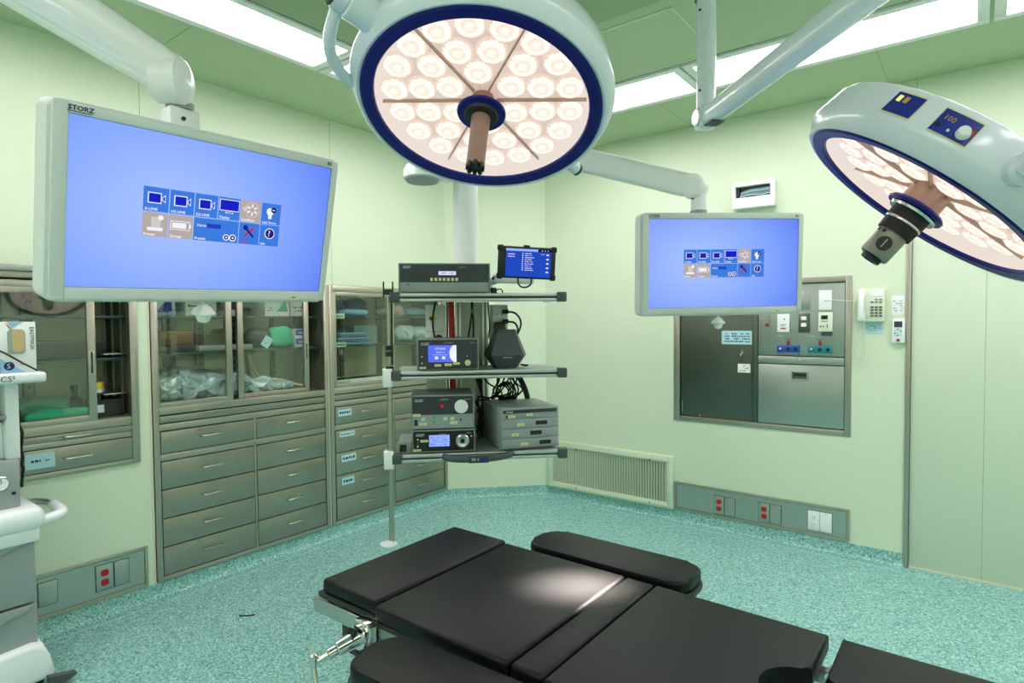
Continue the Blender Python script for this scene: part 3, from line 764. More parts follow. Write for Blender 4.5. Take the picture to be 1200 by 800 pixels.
for x0, x1, mm in ((-1.048, -.908, 'blueblk'), (-.860, -.718, 'teal')):
    h = MB(); h.box(x0, x1, -.006, .004, 1.270, 1.316, mm, .002)
    for k, x in enumerate((x0 + .024, (x0 + x1) / 2, x1 - .024)):
        h.cyl((x, -.010, 1.293), (x, -.005, 1.293), .011, None, 'black' if k else 'dgrey', 14)
    h.cyl((x0 + .022, -.0115, 1.296), (x0 + .022, -.009, 1.296), .006, None, 'paper', 10)
    h.box((x0 + x1) / 2 - .008, (x0 + x1) / 2 + .008, -.005, .004, 1.320, 1.350, 'red_dot', .002); strokes(h, (x0 + x1) / 2 - .02, (x0 + x1) / 2 + .02, 1.356, 1.364, .0038, 1, 'ink', 9)
    strokes(h, x0, x1, 1.254, 1.262, .0038, 1, 'ink', 12); strokes(h, x0, x0 + .04, 1.376, 1.386, .0038, 1, 'white_ink', 13, 1)
    t.part('gas_gauge', h)
h = MB(); h.box(-1.287, -1.262, .004, .010, 1.200, 1.285, 'steel_dark', .002); h.cyl((-1.275, .006, 1.262), (-1.283, -.012, 1.240), .005, None, 'chrome', 8); h.box(-1.281, -1.268, .002, .006, 1.205, 1.222, 'red_dot'); t.part('toggle_switch', h)
mb = MB(); mb.box(-1.418, -1.212, .0075, .0095, 1.318, 1.412, 'label_b'); strokes(mb, -1.40, -1.225, 1.330, 1.402, .0073, 4, 'ink', 21, .8); single('paper_notice', mb, None, 'pale blue printed notice taped on dark steel door', 'notice', BACK, (-1.31, 0, 1.318))
mb = MB(); mb.box(-1.306, -1.222, .0075, .0095, 1.124, 1.184, 'paper'); strokes(mb, -1.295, -1.232, 1.130, 1.178, .0073, 3, 'unit_grey', 22, .6); single('paper_label', mb, None, 'small white label below the toggle on dark steel door', 'label', BACK, (-1.264, 0, 1.124))

# telephone, cord, note, calendar, remote
t = Thing('wall_telephone', 'ivory push button telephone hung on back wall with coiled cord', 'telephone', BACK, (-.50, 0, 1.465))
b = MB(); b.box(-.578, -.432, -.035, 0, 1.468, 1.668, None, .008); b.box(-.578, -.52, -.045, -.03, 1.50, 1.64, None, .006); t.part('body', b, 'phone')
h = MB(); h.box(-.574, -.532, -.068, -.043, 1.476, 1.535, None, .010); h.box(-.574, -.532, -.068, -.043, 1.615, 1.672, None, .010); h.box(-.570, -.536, -.074, -.052, 1.49, 1.66, None, .010); t.part('handset', h, 'white')
k = MB()
for r in range(4):
    for c in range(3): k.box(-.507 + c * .022, -.491 + c * .022, -.039, -.034, 1.500 + r * .0175, 1.511 + r * .0175, 'key', .001)
for c in range(3): k.box(-.507 + c * .022, -.491 + c * .022, -.039, -.034, 1.585, 1.592, 'key', .001)
for c in (1, 2): k.box(-.507 + c * .022, -.491 + c * .022, -.039, -.034, 1.600, 1.607, 'key', .001)
t.part('keypad', k)
t.part('name_card', MB().box(-.508, -.443, -.037, -.034, 1.622, 1.655), 'white')
pts = []
path = [Vector((-.585, -.03, 1.60)), Vector((-.590, -.03, 1.45)), Vector((-.586, -.03, 1.27)), Vector((-.563, -.03, 1.235)), Vector((-.540, -.03, 1.27)), Vector((-.538, -.03, 1.38)), Vector((-.545, -.045, 1.478))]
fine = [path[0]]
P = path
for _ in range(3):
    n = [P[0]]
    for a, b_ in zip(P, P[1:]): n += [a * .75 + b_ * .25, a * .25 + b_ * .75]
    n.append(P[-1]); P = n
L = [0]
for a, b_ in zip(P, P[1:]): L.append(L[-1] + (b_ - a).length)
N = 620
for i in range(N):
    s = L[-1] * i / (N - 1); j = max(k_ for k_ in range(len(L)) if L[k_] <= s + 1e-9); j = min(j, len(P) - 2)
    q = P[j].lerp(P[j + 1], (s - L[j]) / max(1e-9, L[j + 1] - L[j])); d_ = (P[j + 1] - P[j]).normalized(); u_ = Vector((0, 1, 0)); v_ = d_.cross(u_)
    th = s / .0085 * 2 * PI
    pts.append(q + (u_ * math.cos(th) + v_ * math.sin(th)) * .0055)
t.part('coiled_cord', MB().tube(pts, .0019, None, 5), 'phone')
mb = MB().tube([(-.76, -.014, 1.607), (-.72, -.018, 1.610), (-.66, -.012, 1.600), (-.60, -.008, 1.598), (-.578, -.01, 1.60)], .0022, None, 6, 2); single('telephone_wire', mb, 'white', 'thin white wire from steel panel plate to the telephone', 'wire', BACK, (-.67, 0, 1.59))
mb = MB(); mb.box(-.540, -.446, -.0025, 0, 1.398, 1.462, 'label_b'); strokes(mb, -.53, -.46, 1.41, 1.455, -.0027, 3, 'unit_grey', 23, .5); single('paper_note', mb, None, 'pale blue note on the wall just under the telephone', 'note', BACK, (-.49, 0, 1.398))
mb = MB(); mb.box(-.404, -.337, -.004, 0, 1.506, 1.624, 'paper', .001); strokes(mb, -.395, -.346, 1.515, 1.600, -.0043, 6, 'unit_grey', 24, .6); single('wall_card', mb, None, 'small white printed card on wall above the remote', 'card', BACK, (-.37, 0, 1.506))
t = Thing('remote_control', 'white wall remote control with small grey display and red button', 'remote control', BACK, (-.364, 0, 1.34))
t.part('body', MB().box(-.397, -.331, -.026, 0, 1.340, 1.486, None, .010), 'white')
t.part('display', MB().box(-.386, -.345, -.0275, -.0255, 1.436, 1.472), 'charcoal')
k = MB()
for r in range(4):
    for c in range(3): k.box(-.386 + c * .0145, -.376 + c * .0145, -.0285, -.0255, 1.386 + r * .0115, 1.393 + r * .0115, ('label_b', 'key', 'label_b')[(r + c) % 3])
t.part('keypad', k)
t.part('red_button', MB().cyl((-.365, -.029, 1.360), (-.365, -.0255, 1.360), .009, None, None, 14), 'red_dot', None, 'dark red round button')

# white glove box high on the wall
t = Thing('dispenser_box', 'white plastic dispenser box high on back wall above right monitor', 'dispenser box', BACK, (-1.19, 0, 2.24))
b = MB(); b.frame(-1.328, -1.054, 2.238, 2.408, -.065, 0, (.022, .028, .072, .024), None, .004); b.box(-1.32, -1.06, -.006, 0, 2.25, 2.40); t.part('box', b, 'white')
w = MB(); w.box(-1.304, -1.084, -.02, -.008, 2.312, 2.382, 'dgrey'); w.box(-1.300, -1.285, -.05, -.02, 2.312, 2.382, 'black'); t.part('window', w)
s = MB()
for k in range(5): s.tube([(-1.28, -.045 + .004 * k, 2.318 + .008 * k), (-1.21, -.05, 2.328 + .008 * k), (-1.14, -.045, 2.320 + .010 * k), (-1.088, -.05, 2.326 + .009 * k)], .0035, ('label_b', 'unit_lt', 'blue_cloth')[k % 3], 6, 2)
t.part('contents', s)

# ------------------------------------------------------------------ equipment boom
t = Thing('equipment_boom', 'ceiling mounted white equipment boom carrying three aluminium shelves', 'equipment boom', BOOM, (-.036, .311, .78))
BX, BY = -.036, .311
c = MB(); c.lathe([(0, 0), (.068, 0), (.068, .68), (0, .68)], None, 36, T(BX, BY, 1.632)); t.part('column', c, 'white_arm')
br = BOOM.inverted() @ Vector((-2.344, 2.268, 0))
c = MB(); c.lathe([(0, .012), (.088, .012), (.10, .02), (.10, .06), (.085, .085), (.075, .095), (.075, .62), (0, .62)], None, 36, T(br.x, br.y, 2.235)); c.loft((br.x, br.y, 2.30), (BX, BY, 2.30), (.062, .05), (.062, .05)); t.part('pivot_arm', c, 'white_arm')
t.part('arm_cap', MB().lathe([(0, 0), (.082, 0), (.092, .010), (.092, .013), (0, .013)], None, 36, T(br.x, br.y, 2.234)), 'unit_grey', None, 'grey round cap under the arm end')
c = MB(); c.box(-.262, -.150, .345, .46, .80, 1.585, None, .006); c.box(-.263, -.149, .344, .35, 1.436, 1.438, 'unit_grey'); t.part('housing', c, 'white')
c = MB(); c.box(-.098, .075, .385, .40, .80, 1.60, 'phone')
for x in (-.092, -.072, .058, .078): c.box(x - .006, x + .006, .355, .385, .80, 1.60, 'alu')
c.box(.098, .20, .375, .45, 1.25, 1.585, 'phone', .004); t.part('back_rail', c)
k = MB().cyl((-.225, .325, 1.51), (-.225, .346, 1.51), .018, None, 'yellow', 16); k.cyl((-.232, .315, 1.51), (-.232, .326, 1.51), .009, None, 'black', 12); t.part('stop_knob', k, None, None, 'yellow knob with dark centre')
k = MB().cyl((-.190, .325, 1.400), (-.190, .346, 1.400), .021, None, 'black', 18); k.cyl((-.192, .320, 1.400), (-.192, .326, 1.400), .010, None, 'dgrey', 14); t.part('lock_knob', k)
sk = MB(); sk.box(.115, .185, .366, .376, 1.49, 1.565, 'white', .002)
for x in (.135, .165): sk.cyl((x, .362, 1.53), (x, .367, 1.53), .012, None, 'paper', 12); sk.box(x - .005, x + .005, .3615, .363, 1.527, 1.533, 'dgrey')
t.part('socket_panel', sk)
for z, name in ((1.612, 'top'), (1.227, 'middle'), (.815, 'bottom')):
    s = MB(); s.box(-.40, .43, .012, .40, z - .008, z + .018, 'unit_lt', .003)
    sh = t.part('shelf', s)
    r = MB(); r.box(-.385, .415, -.018, .008, z + .003, z + .021, 'alu', .004); r.box(-.385, .415, -.010, .006, z - .006, z + .004, 'charcoal'); r.box(-.385, .415, -.016, .008, z - .021, z - .005, 'alu', .004)
    r.box(.405, .43, .02, .40, z - .014, z + .014, 'alu', .004)
    t.part('rail', r, None, sh)
    for x in (-.405, .428):
        t.part('end_cap', MB().box(x - .024, x + .024, -.030, .020, z - .024, z + .026, None, .006), 'dgrey', sh)
    if name == 'bottom':
        h = MB(); h.tube([(-.17, -.02, z + .004), (-.16, -.045, z + .004), (-.11, -.058, z - .002), (.0, -.06, z - .004), (.09, -.058, z), (.15, -.045, z + .008), (.165, -.02, z + .012)], .017, 'dgrey', 12, 2)
        h.box(-.055, .045, -.080, -.055, z - .020, z + .014, 'charcoal', .004); h.box(.008, .035, -.0815, -.079, z - .008, z + .006, 'blue_panel'); h.box(-.04, -.02, -.0815, -.079, z - .006, z + .004, 'unit_grey'); h.box(-.01, -.007, -.0815, -.079, z - .008, z + .004, 'white_ink')
        t.part('grip', h, None, sh)
        k = MB(); k.box(-.400, -.335, .03, .26, z + .018, z + .075, 'unit_lt', .004); k.box(-.392, -.360, .026, .032, z + .028, z + .062, 'black'); t.part('side_tray', k, None, sh)
# tablet arm stays with the boom
a = MB(); a.tube([(.085, .30, 1.66), (.085, .20, 1.70), (.11, .10, 1.705)], .020, None, 12, 2); a.cyl((.09, .09, 1.712), (.30, .09, 1.702), .022, None, None, 16, .004); a.cyl((.088, .066, 1.712), (.088, .072, 1.712), .008, None, 'black', 10); t.part('tablet_arm', a, 'white_arm')

# infusion pole clamped to the boom
t = Thing('infusion_pole', 'slim chrome pole clamped to the left ends of the boom shelves', 'pole', BOOM, (-.437, .0, .40))
p = MB(); p.cyl((-.437, 0, .405), (-.437, 0, 1.20), .0135, None, None, 16); p.cyl((-.437, 0, 1.20), (-.437, 0, 1.62), .0095, None, None, 14); t.part('pole', p, 'pull')
t.part('side_rod', MB().box(-.426, -.417, -.006, .006, 1.28, 1.64), 'black_rub')
for z in (.812, 1.218):
    t.part('clamp', MB().box(-.468, -.420, -.028, .026, z - .045, z + .045, None, .004), 'white')
f = MB(); f.box(-.455, -.414, -.014, .014, 1.625, 1.652, None, .003); f.box(-.462, -.455, -.008, .008, 1.61, 1.69, None, .002); f.box(-.418, -.411, -.008, .008, 1.62, 1.69, None, .002); t.part('fork', f, 'black')
for z in (1.262, 1.335, 1.365): t.part('collar', MB().cyl((-.435, 0, z - .012), (-.435, 0, z + .012), .020, None, None, 14, .003), 'black')
t.part('foot_plate', MB().lathe([(0, -.006), (.040, -.006), (.043, -.002), (.043, .004), (.018, .010), (.016, .014), (0, .014)], None, 28, T(-.450, -.018, .395)), 'white')

# units on the shelves
def brand(mb, x, y, z, s, m, sub=True):
    mb.text('STORZ', s, T(x, y, z), M[m], align='LEFT', sx=1.15)
    if sub: mb.box(x, x + s * 3.0, y - .0004, y, z - s * .35, z - s * .15, m)
def label(mb, x0, x1, z0, z1, y, seed):
    mb.box(x0, x1, y - .0012, y, z0, z1, 'label_y'); strokes(mb, x0 + .008, x1 - .008, z0 + .004, z1 - .004, y - .0014, 1, 'ink', seed, .9)

def unit_body(t, x0, x1, y0, y1, z0, z1, m='unit_grey'):
    b = MB(); b.box(x0, x1, y0 + .004, y1, z0 + .006, z1, m, .004); b.frame(x0 - .002, x1 + .002, z0 + .004, z1 + .002, y0, y0 + .012, .006, 'unit_lt', .002)
    for x in (x0 + .03, x1 - .03):
        for y in (y0 + .03, y1 - .03): b.cyl((x, y, z0), (x, y, z0 + .008), .01, None, 'black', 10)
    return t.part('casing', b)

t = Thing('control_unit', 'wide grey control unit with small white display on the top boom shelf', 'control unit', BOOM, (-.16, .2, 1.633))
unit_body(t, -.385, .066, .012, .235, 1.633, 1.781)
f = MB(); f.box(-.378, .059, .008, .014, 1.688, 1.775, 'charcoal'); f.box(-.378, .059, .008, .014, 1.641, 1.687, 'unit_grey'); brand(f, -.365, .0075, 1.761, .011, 'white_ink'); f.box(-.09, -.055, .0072, .008, 1.761, 1.764, 'unit_lt'); f.cyl((-.338, .007, 1.676), (-.338, .009, 1.676), .004, None, 'black', 8)
fp = t.part('front_panel', f)
k = MB(); k.box(-.190, -.104, .0065, .0085, 1.723, 1.742, 'lcd'); strokes(k, -.175, -.115, 1.728, 1.738, .0062, 1, 'unit_grey', 41, .6); t.part('display', k, None, fp)
k = MB()
for i in range(7): k.box(-.231 + i * .0207, -.218 + i * .0207, .0055, .009, 1.694, 1.709, 'label_y', .001)
t.part('button_row', k, None, fp)

t = Thing('camera_unit', 'grey unit with bright blue screen on the middle boom shelf', 'control unit', BOOM, (-.148, .2, 1.248))
unit_body(t, -.300, .004, .010, .32, 1.246, 1.405)
f = MB(); f.box(-.294, -.002, .006, .012, 1.256, 1.400, 'charcoal'); brand(f, -.282, .0055, 1.380, .012, 'white_ink'); f.box(-.17, -.12, .0052, .006, 1.384, 1.387, 'unit_lt'); f.box(-.04, -.015, .0052, .006, 1.384, 1.387, 'unit_lt')
label(f, -.290, -.257, 1.258, 1.268, .0055, 51); label(f, -.215, -.182, 1.268, 1.280, .0055, 52); label(f, -.165, -.13, 1.270, 1.283, .0055, 53); label(f, -.124, -.09, 1.276, 1.288, .0055, 54)
for z in (1.318, 1.285): f.cyl((-.277, .004, z), (-.277, .0065, z), .004, None, 'white_ink', 8)
f.cyl((-.052, .004, 1.318), (-.052, .0065, 1.318), .003, None, 'white_ink', 8)
fp = t.part('front_panel', f)
k = MB(); k.box(-.246, -.106, .0045, .0065, 1.290, 1.374, 'scr_unit'); k.text('STORZ', .014, T(-.186, .0042, 1.352), M['scr_white'], align='CENTER', sx=1.2); k.text('IMAGE 1 S', .009, T(-.186, .0042, 1.336), M['scr_white'], align='CENTER')
for x in (-.205, -.170): k.box(x - .008, x + .008, .0042, .0047, 1.305, 1.318, 'scr_white')
k.prism([(-.106, 1.374), (-.122, 1.374), (-.136, 1.358), (-.142, 1.335), (-.138, 1.312), (-.126, 1.295), (-.116, 1.290), (-.106, 1.290)], .0040, .0047, 'scr_white'); k.box(-.225, -.15, .0042, .0047, 1.325, 1.328, 'scr_pale')
t.part('screen', k, None, fp)
k = MB(); k.lathe([(0, 0), (.014, 0), (.015, .006), (.008, .010), (.007, .004), (0, .004)], 'label_y', 18, T(-.050, .006, 1.285) @ RX(90)); t.part('socket', k, None, fp)

t = Thing('camera_unit', 'grey unit with black front and round white dial, topmost on bottom left', 'control unit', BOOM, (-.178, .2, .955))
unit_body(t, -.334, -.022, .010, .33, .952, 1.122)
f = MB(); f.box(-.328, -.028, .006, .012, 1.028, 1.117, 'charcoal'); f.box(-.328, -.028, .006, .012, .962, 1.027, 'unit_grey'); brand(f, -.315, .0055, 1.098, .012, 'white_ink'); f.box(-.19, -.15, .0052, .006, 1.100, 1.104, 'unit_lt'); f.box(-.07, -.035, .0052, .006, 1.100, 1.103, 'unit_lt')
label(f, -.326, -.288, 1.021, 1.033, .0055, 55); label(f, -.293, -.257, .975, .989, .0055, 56); label(f, -.142, -.104, .978, .992, .0055, 57)
for x in (-.275, -.165, -.13): f.box(x - .010, x + .010, .0048, .0055, .998, 1.014, 'label_g')
for z in (.985, 1.008): f.box(-.228, -.214, .0045, .0055, z, z + .012, 'green_cloth')
f.box(-.318, -.303, .003, .008, .974, 1.004, 'black', .002); f.cyl((-.088, .004, 1.0), (-.088, .0065, 1.0), .005, None, 'black', 8)
fp = t.part('front_panel', f)
t.part('status_light', MB().cyl((-.180, .003, 1.070), (-.180, .0065, 1.070), .008, None, None, 14), 'led_red', fp)
t.part('dial', MB().lathe([(0, 0), (.033, 0), (.034, .003), (.034, .012), (0, .012)], None, 30, T(-.085, -.006, 1.066) @ RX(-90)), 'white', fp)

t = Thing('camera_unit', 'slim black fronted unit with pale screen and metal dial at shelf bottom', 'control unit', BOOM, (-.175, .2, .836))
unit_body(t, -.330, -.018, .008, .32, .834, .948)
f = MB(); f.box(-.324, -.024, .004, .010, .846, .943, 'black'); brand(f, -.312, .0035, .926, .012, 'white_ink'); f.box(-.2, -.16, .0032, .004, .928, .931, 'unit_lt'); f.box(-.06, -.035, .0032, .004, .930, .933, 'unit_lt')
label(f, -.290, -.252, .891, .903, .0035, 58); label(f, -.324, -.286, .846, .857, .0035, 59)
for z in (.905, .87): f.cyl((-.303, .002, z), (-.303, .0045, z), .004, None, 'white_ink', 8)
f.box(-.306, -.299, .002, .0045, .874, .893, 'dgrey'); f.cyl((-.036, .002, .915), (-.036, .0045, .915), .004, None, 'white_ink', 8)
fp = t.part('front_panel', f)
k = MB(); k.box(-.247, -.145, .0025, .0045, .868, .925, 'scr_pale'); k.box(-.247, -.145, .0022, .0027, .889, .891, 'scr_unit'); strokes(k, -.240, -.155, .895, .918, .0024, 2, 'scr_unit', 61, .5); strokes(k, -.240, -.155, .872, .886, .0024, 1, 'scr_unit', 62, .6); t.part('screen', k, None, fp)
k = MB().lathe([(0, .004), (.012, .004), (.014, .012), (.028, .016), (.034, .010), (.034, 0), (0, 0)], 'alu', 28, T(-.080, .005, .893) @ RX(90)); k.cyl((-.080, -.004, .893), (-.080, .002, .893), .010, None, 'black', 14); t.part('dial', k, None, fp)

t = Thing('drawer_unit', 'grey four tier unit with black slots at right of the bottom shelf', 'control unit', BOOM @ T(.235, .18, 0) @ RZ(10) @ T(-.235, -.18, 0), (.235, .2, .836))
b = MB(); b.box(.080, .392, .014, .36, .842, 1.050, 'unit_grey', .005); b.box(.080, .392, .010, .016, .842, 1.052, 'unit_lt', .002)
for x in (.11, .36): b.cyl((x, .05, .834), (x, .05, .843), .012, None, 'black', 10)
t.part('casing', b)
for k, (z0, z1) in enumerate(((.846, .894), (.897, .944), (.947, .994), (.997, 1.046))):
    f = MB(); f.box(.086, .386, .005, .012, z0, z1, 'unit_grey', .002)
    if k == 3:
        f.box(.092, .380, .0035, .006, 1.024, 1.042, 'charcoal'); f.text('STORZ', .011, T(.105, .0032, 1.028), M['white_ink'], sx=1.1); label(f, .118, .156, 1.001, 1.014, .0045, 63); label(f, .215, .25, 1.008, 1.020, .0045, 64); f.box(.106, .114, .003, .006, 1.001, 1.014, 'black')
    else:
        x = (.285, .235, .265)[k]; f.box(x, x + .062, .0035, .006, z0 + .014, z0 + .034, 'black'); label(f, x - .10, x - .062, z0 + .012, z0 + .026, .0045, 65 + k)
    t.part('front_panel', f)

# black polygon hub
t = Thing('speaker_hub', 'black faceted device with sloping sides beside blue screen unit', 'speaker', BOOM, (.160, .15, 1.248))
def facet(c, rx, ry, z, dx=0): return [(c[0] + rx * sx, c[1] + ry * sy, z) for sx, sy in ((-1, .1), (-.74, -1), (.74, -1), (1, .1), (.7, 1), (-.7, 1))]
tb = bmesh.new(); rings = [[tb.verts.new(p) for p in facet((.160, .17), rx, ry, z)] for rx, ry, z in ((.068, .060, 1.248), (.112, .090, 1.312), (.112, .090, 1.316), (.058, .050, 1.448))]
for a, b in zip(rings, rings[1:]):
    for k in range(6): tb.faces.new((a[k], a[(k + 1) % 6], b[(k + 1) % 6], b[k]))
tb.faces.new(rings[0]); tb.faces.new(rings[-1]); mb = MB(); mb._add(tb, 'dgrey', None, False)
t.part('body', mb, None, None, None, 5)
k = MB(); strokes(k, .138, .186, 1.300, 1.306, .0835, 1, 'white_ink', 71, 1); t.part('lettering', k)
mb = MB().tube([(.235, .10, 1.262), (.262, .085, 1.258), (.275, .11, 1.262), (.262, .14, 1.258), (.24, .15, 1.262)], .004, None, 6, 2); single('cable_loop', mb, 'black_rub', 'small black cable loop at the foot of the faceted device', 'cable', BOOM, (.26, .12, 1.248))

# tablet
t = Thing('tablet', 'black cased tablet with blue list screen above the top boom shelf', 'tablet', BOOM @ T(.262, .055, 1.79) @ RY(2.5) @ RX(6), (0, 0, 0))
b = MB(); b.box(-.150, .150, .0, .018, -.082, .082, 'black', .008)
for sx in (-1, 1):
    for sz in (-1, 1): b.box(sx * .138 - .016, sx * .138 + .016, -.004, .022, sz * .071 - .016, sz * .071 + .016, 'black_rub', .008)
b.box(-.02, .012, .0, .018, .08, .090, 'black_rub', .003); t.part('case', b)
k = MB(); k.box(-.110, .124, -.0022, .001, -.072, .070, 'scr_tab'); k.box(-.110, .055, -.0026, -.002, .058, .070, 'scr_pale'); k.box(.055, .124, -.0026, -.002, .058, .070, 'scr_tabdark')
for r in range(2): strokes(k, -.10, -.065, .038 - r * .012, .046 - r * .012, -.0026, 1, 'scr_white', 80 + r, 1)
for r in range(9): strokes(k, -.012, .022 + (r % 3) * .006, .044 - r * .0105, .051 - r * .0105, -.0026, 1, 'scr_white', 90 + r, .95); k.box(-.026, -.021, -.0026, -.002, .045 - r * .0105, .050 - r * .0105, 'scr_white')
for r in range(5): k.box(.100, .112, -.0026, -.002, .040 - r * .022, .047 - r * .022, 'scr_white')
for x in (.075, .09, .105): k.box(x, x + .004, -.0028, -.002, .062, .066, 'scr_white')
strokes(k, .070, .092, .044, .048, -.0026, 1, 'scr_white', 99, 1)
t.part('screen', k)
mb = MB().tube([(.215, .06, 1.71), (.215, .05, 1.685), (.225, .05, 1.668), (.25, .05, 1.662), (.275, .05, 1.672), (.285, .055, 1.69), (.285, .06, 1.71)], .0045, None, 8, 2); single('tablet_cable', mb, 'black_rub', 'black cable loop hanging under the tablet', 'cable', BOOM, (.25, .05, 1.66))
mb = MB(); mb.box(.076, .106, .06, .10, 1.634, 1.664, 'black', .004); mb.tube([(.10, .07, 1.65), (.125, .05, 1.658), (.135, .05, 1.645), (.132, .06, 1.632)], .003, 'black_rub', 6, 2); single('power_plug', mb, None, 'small black plug lying beside the wide control unit', 'plug', BOOM, (.09, .08, 1.632))

# cables
def cable(pts, r, label, m='black_rub', name='cable', group='black cables behind the boom shelves'):
    mb = MB().tube(pts, r, None, 7, 3); b = min(pts, key=lambda p: p[2])
    return single(name, mb, m, label, 'cable', BOOM, b, group)
CB = 'thin black cable in the tangle behind the right grey unit'
cable([(-.205, .335, 1.60), (-.222, .325, 1.53), (-.222, .328, 1.46), (-.212, .332, 1.40), (-.208, .335, 1.34)], .0055, 'black cable curving down the white boom housing', group=None)
cable([(-.120, .36, 1.60), (-.118, .35, 1.5), (-.114, .355, 1.3), (-.117, .35, 1.12), (-.112, .36, .95)], .018, 'bright red flat cord hanging beside the white housing', 'red', 'red_cord', None)
cable([(-.143, .37, 1.60), (-.141, .36, 1.5), (-.145, .355, 1.3), (-.141, .365, 1.1)], .005, 'black cord hanging just left of the red one', group=None)
mb = MB().cyl((-.003, .36, 1.535), (-.003, .36, 1.56), .008, None, 'unit_grey', 10); mb.cyl((-.003, .36, 1.555), (-.003, .372, 1.60), .006, None, 'black', 10)
mb.tube([(-.005, .36, 1.54), (-.015, .355, 1.47), (-.03, .36, 1.38)], .005, 'black_rub', 7, 2); mb.tube([(.0, .36, 1.54), (.004, .355, 1.46), (.0, .36, 1.38)], .005, 'black_rub', 7, 2)
single('forked_cable', mb, None, 'forked black cable with grey collar at the middle of the tower', 'cable', BOOM, (0, .36, 1.38))
cable([(.088, .37, 1.60), (.090, .36, 1.52), (.096, .36, 1.46), (.088, .37, 1.40)], .004, 'thin black cable at right edge of the grey channel', group=None)
for k, (z, x) in enumerate(((1.545, .30), (1.49, .285))):
    mb = MB(); mb.box(.165, .20, .335, .365, z - .012, z + .012, 'black', .005); mb.tube([(.19, .35, z), (.24, .33, z - .005), (.272 - .02 * k, .31, z - .06), (.245 - .02 * k, .29, 1.42), (.20, .28, 1.36)], .0055, 'black_rub', 8, 3)
    single('power_cable', mb, None, ('upper' if k == 0 else 'lower') + ' black plug and cable in the boom socket panel', 'cable', BOOM, (.2, .33, 1.36))
mb = MB(); mb.box(.115, .178, .30, .366, 1.405, 1.487, 'black', .012); single('power_adapter', mb, None, 'chunky black adapter plugged in above the faceted device', 'adapter', BOOM, (.145, .33, 1.405))
rr = random.Random(5)
for k in range(12):
    x = .08 + rr.random() * .16; x2 = .04 + rr.random() * .20
    pts = [(x, .33 + rr.random() * .08, 1.215), (x + rr.uniform(-.05, .05), .30 + rr.random() * .06, 1.16), (x + rr.uniform(-.09, .09), .27 + rr.random() * .06, 1.10), (x2, .33, 1.055), (x2 + rr.uniform(-.1, .06), .38, 1.03 + rr.random() * .05), (.045 + rr.random() * .03, .37, .95), (.04, .38, .86)]
    cable(pts, .0045, CB)
for k in range(4):
    c0 = (.16 + .008 * k, .335 + .006 * k, 1.095); rad = .036 + .006 * k
    pts = [(c0[0] + rad * math.cos(a * PI / 7), c0[1] + .004 * a / 14, c0[2] + rad * math.sin(a * PI / 7)) for a in range(15)]
    cable(pts, .005, 'coiled loop of black cable between the shelves', 'black_rub', 'cable_coil', 'coiled cable loops above the grey unit')
cable([(.245, .37, 1.20), (.275, .37, 1.15), (.305, .37, 1.08), (.315, .37, 1.0), (.30, .38, .90)], .016, 'thick black hose arching down right of the tangle', group=None)
for k in range(6):
    z = 1.02 - k * .03
    pts = [(.01 + .01 * k, .37, 1.20 - .002 * k), (.03 + .012 * rr.random(), .36, 1.12), (.055, .36, 1.06), (.035 + .02 * rr.random(), .35, z), (.004 + .02 * rr.random(), .34, z - .03), (.05, .35, z - .06), (.05, .37, .85)]
    cable(pts, .0045, 'thin black cable between the two stacks of units', 'black_rub', 'cable', 'black cables between the stacks')

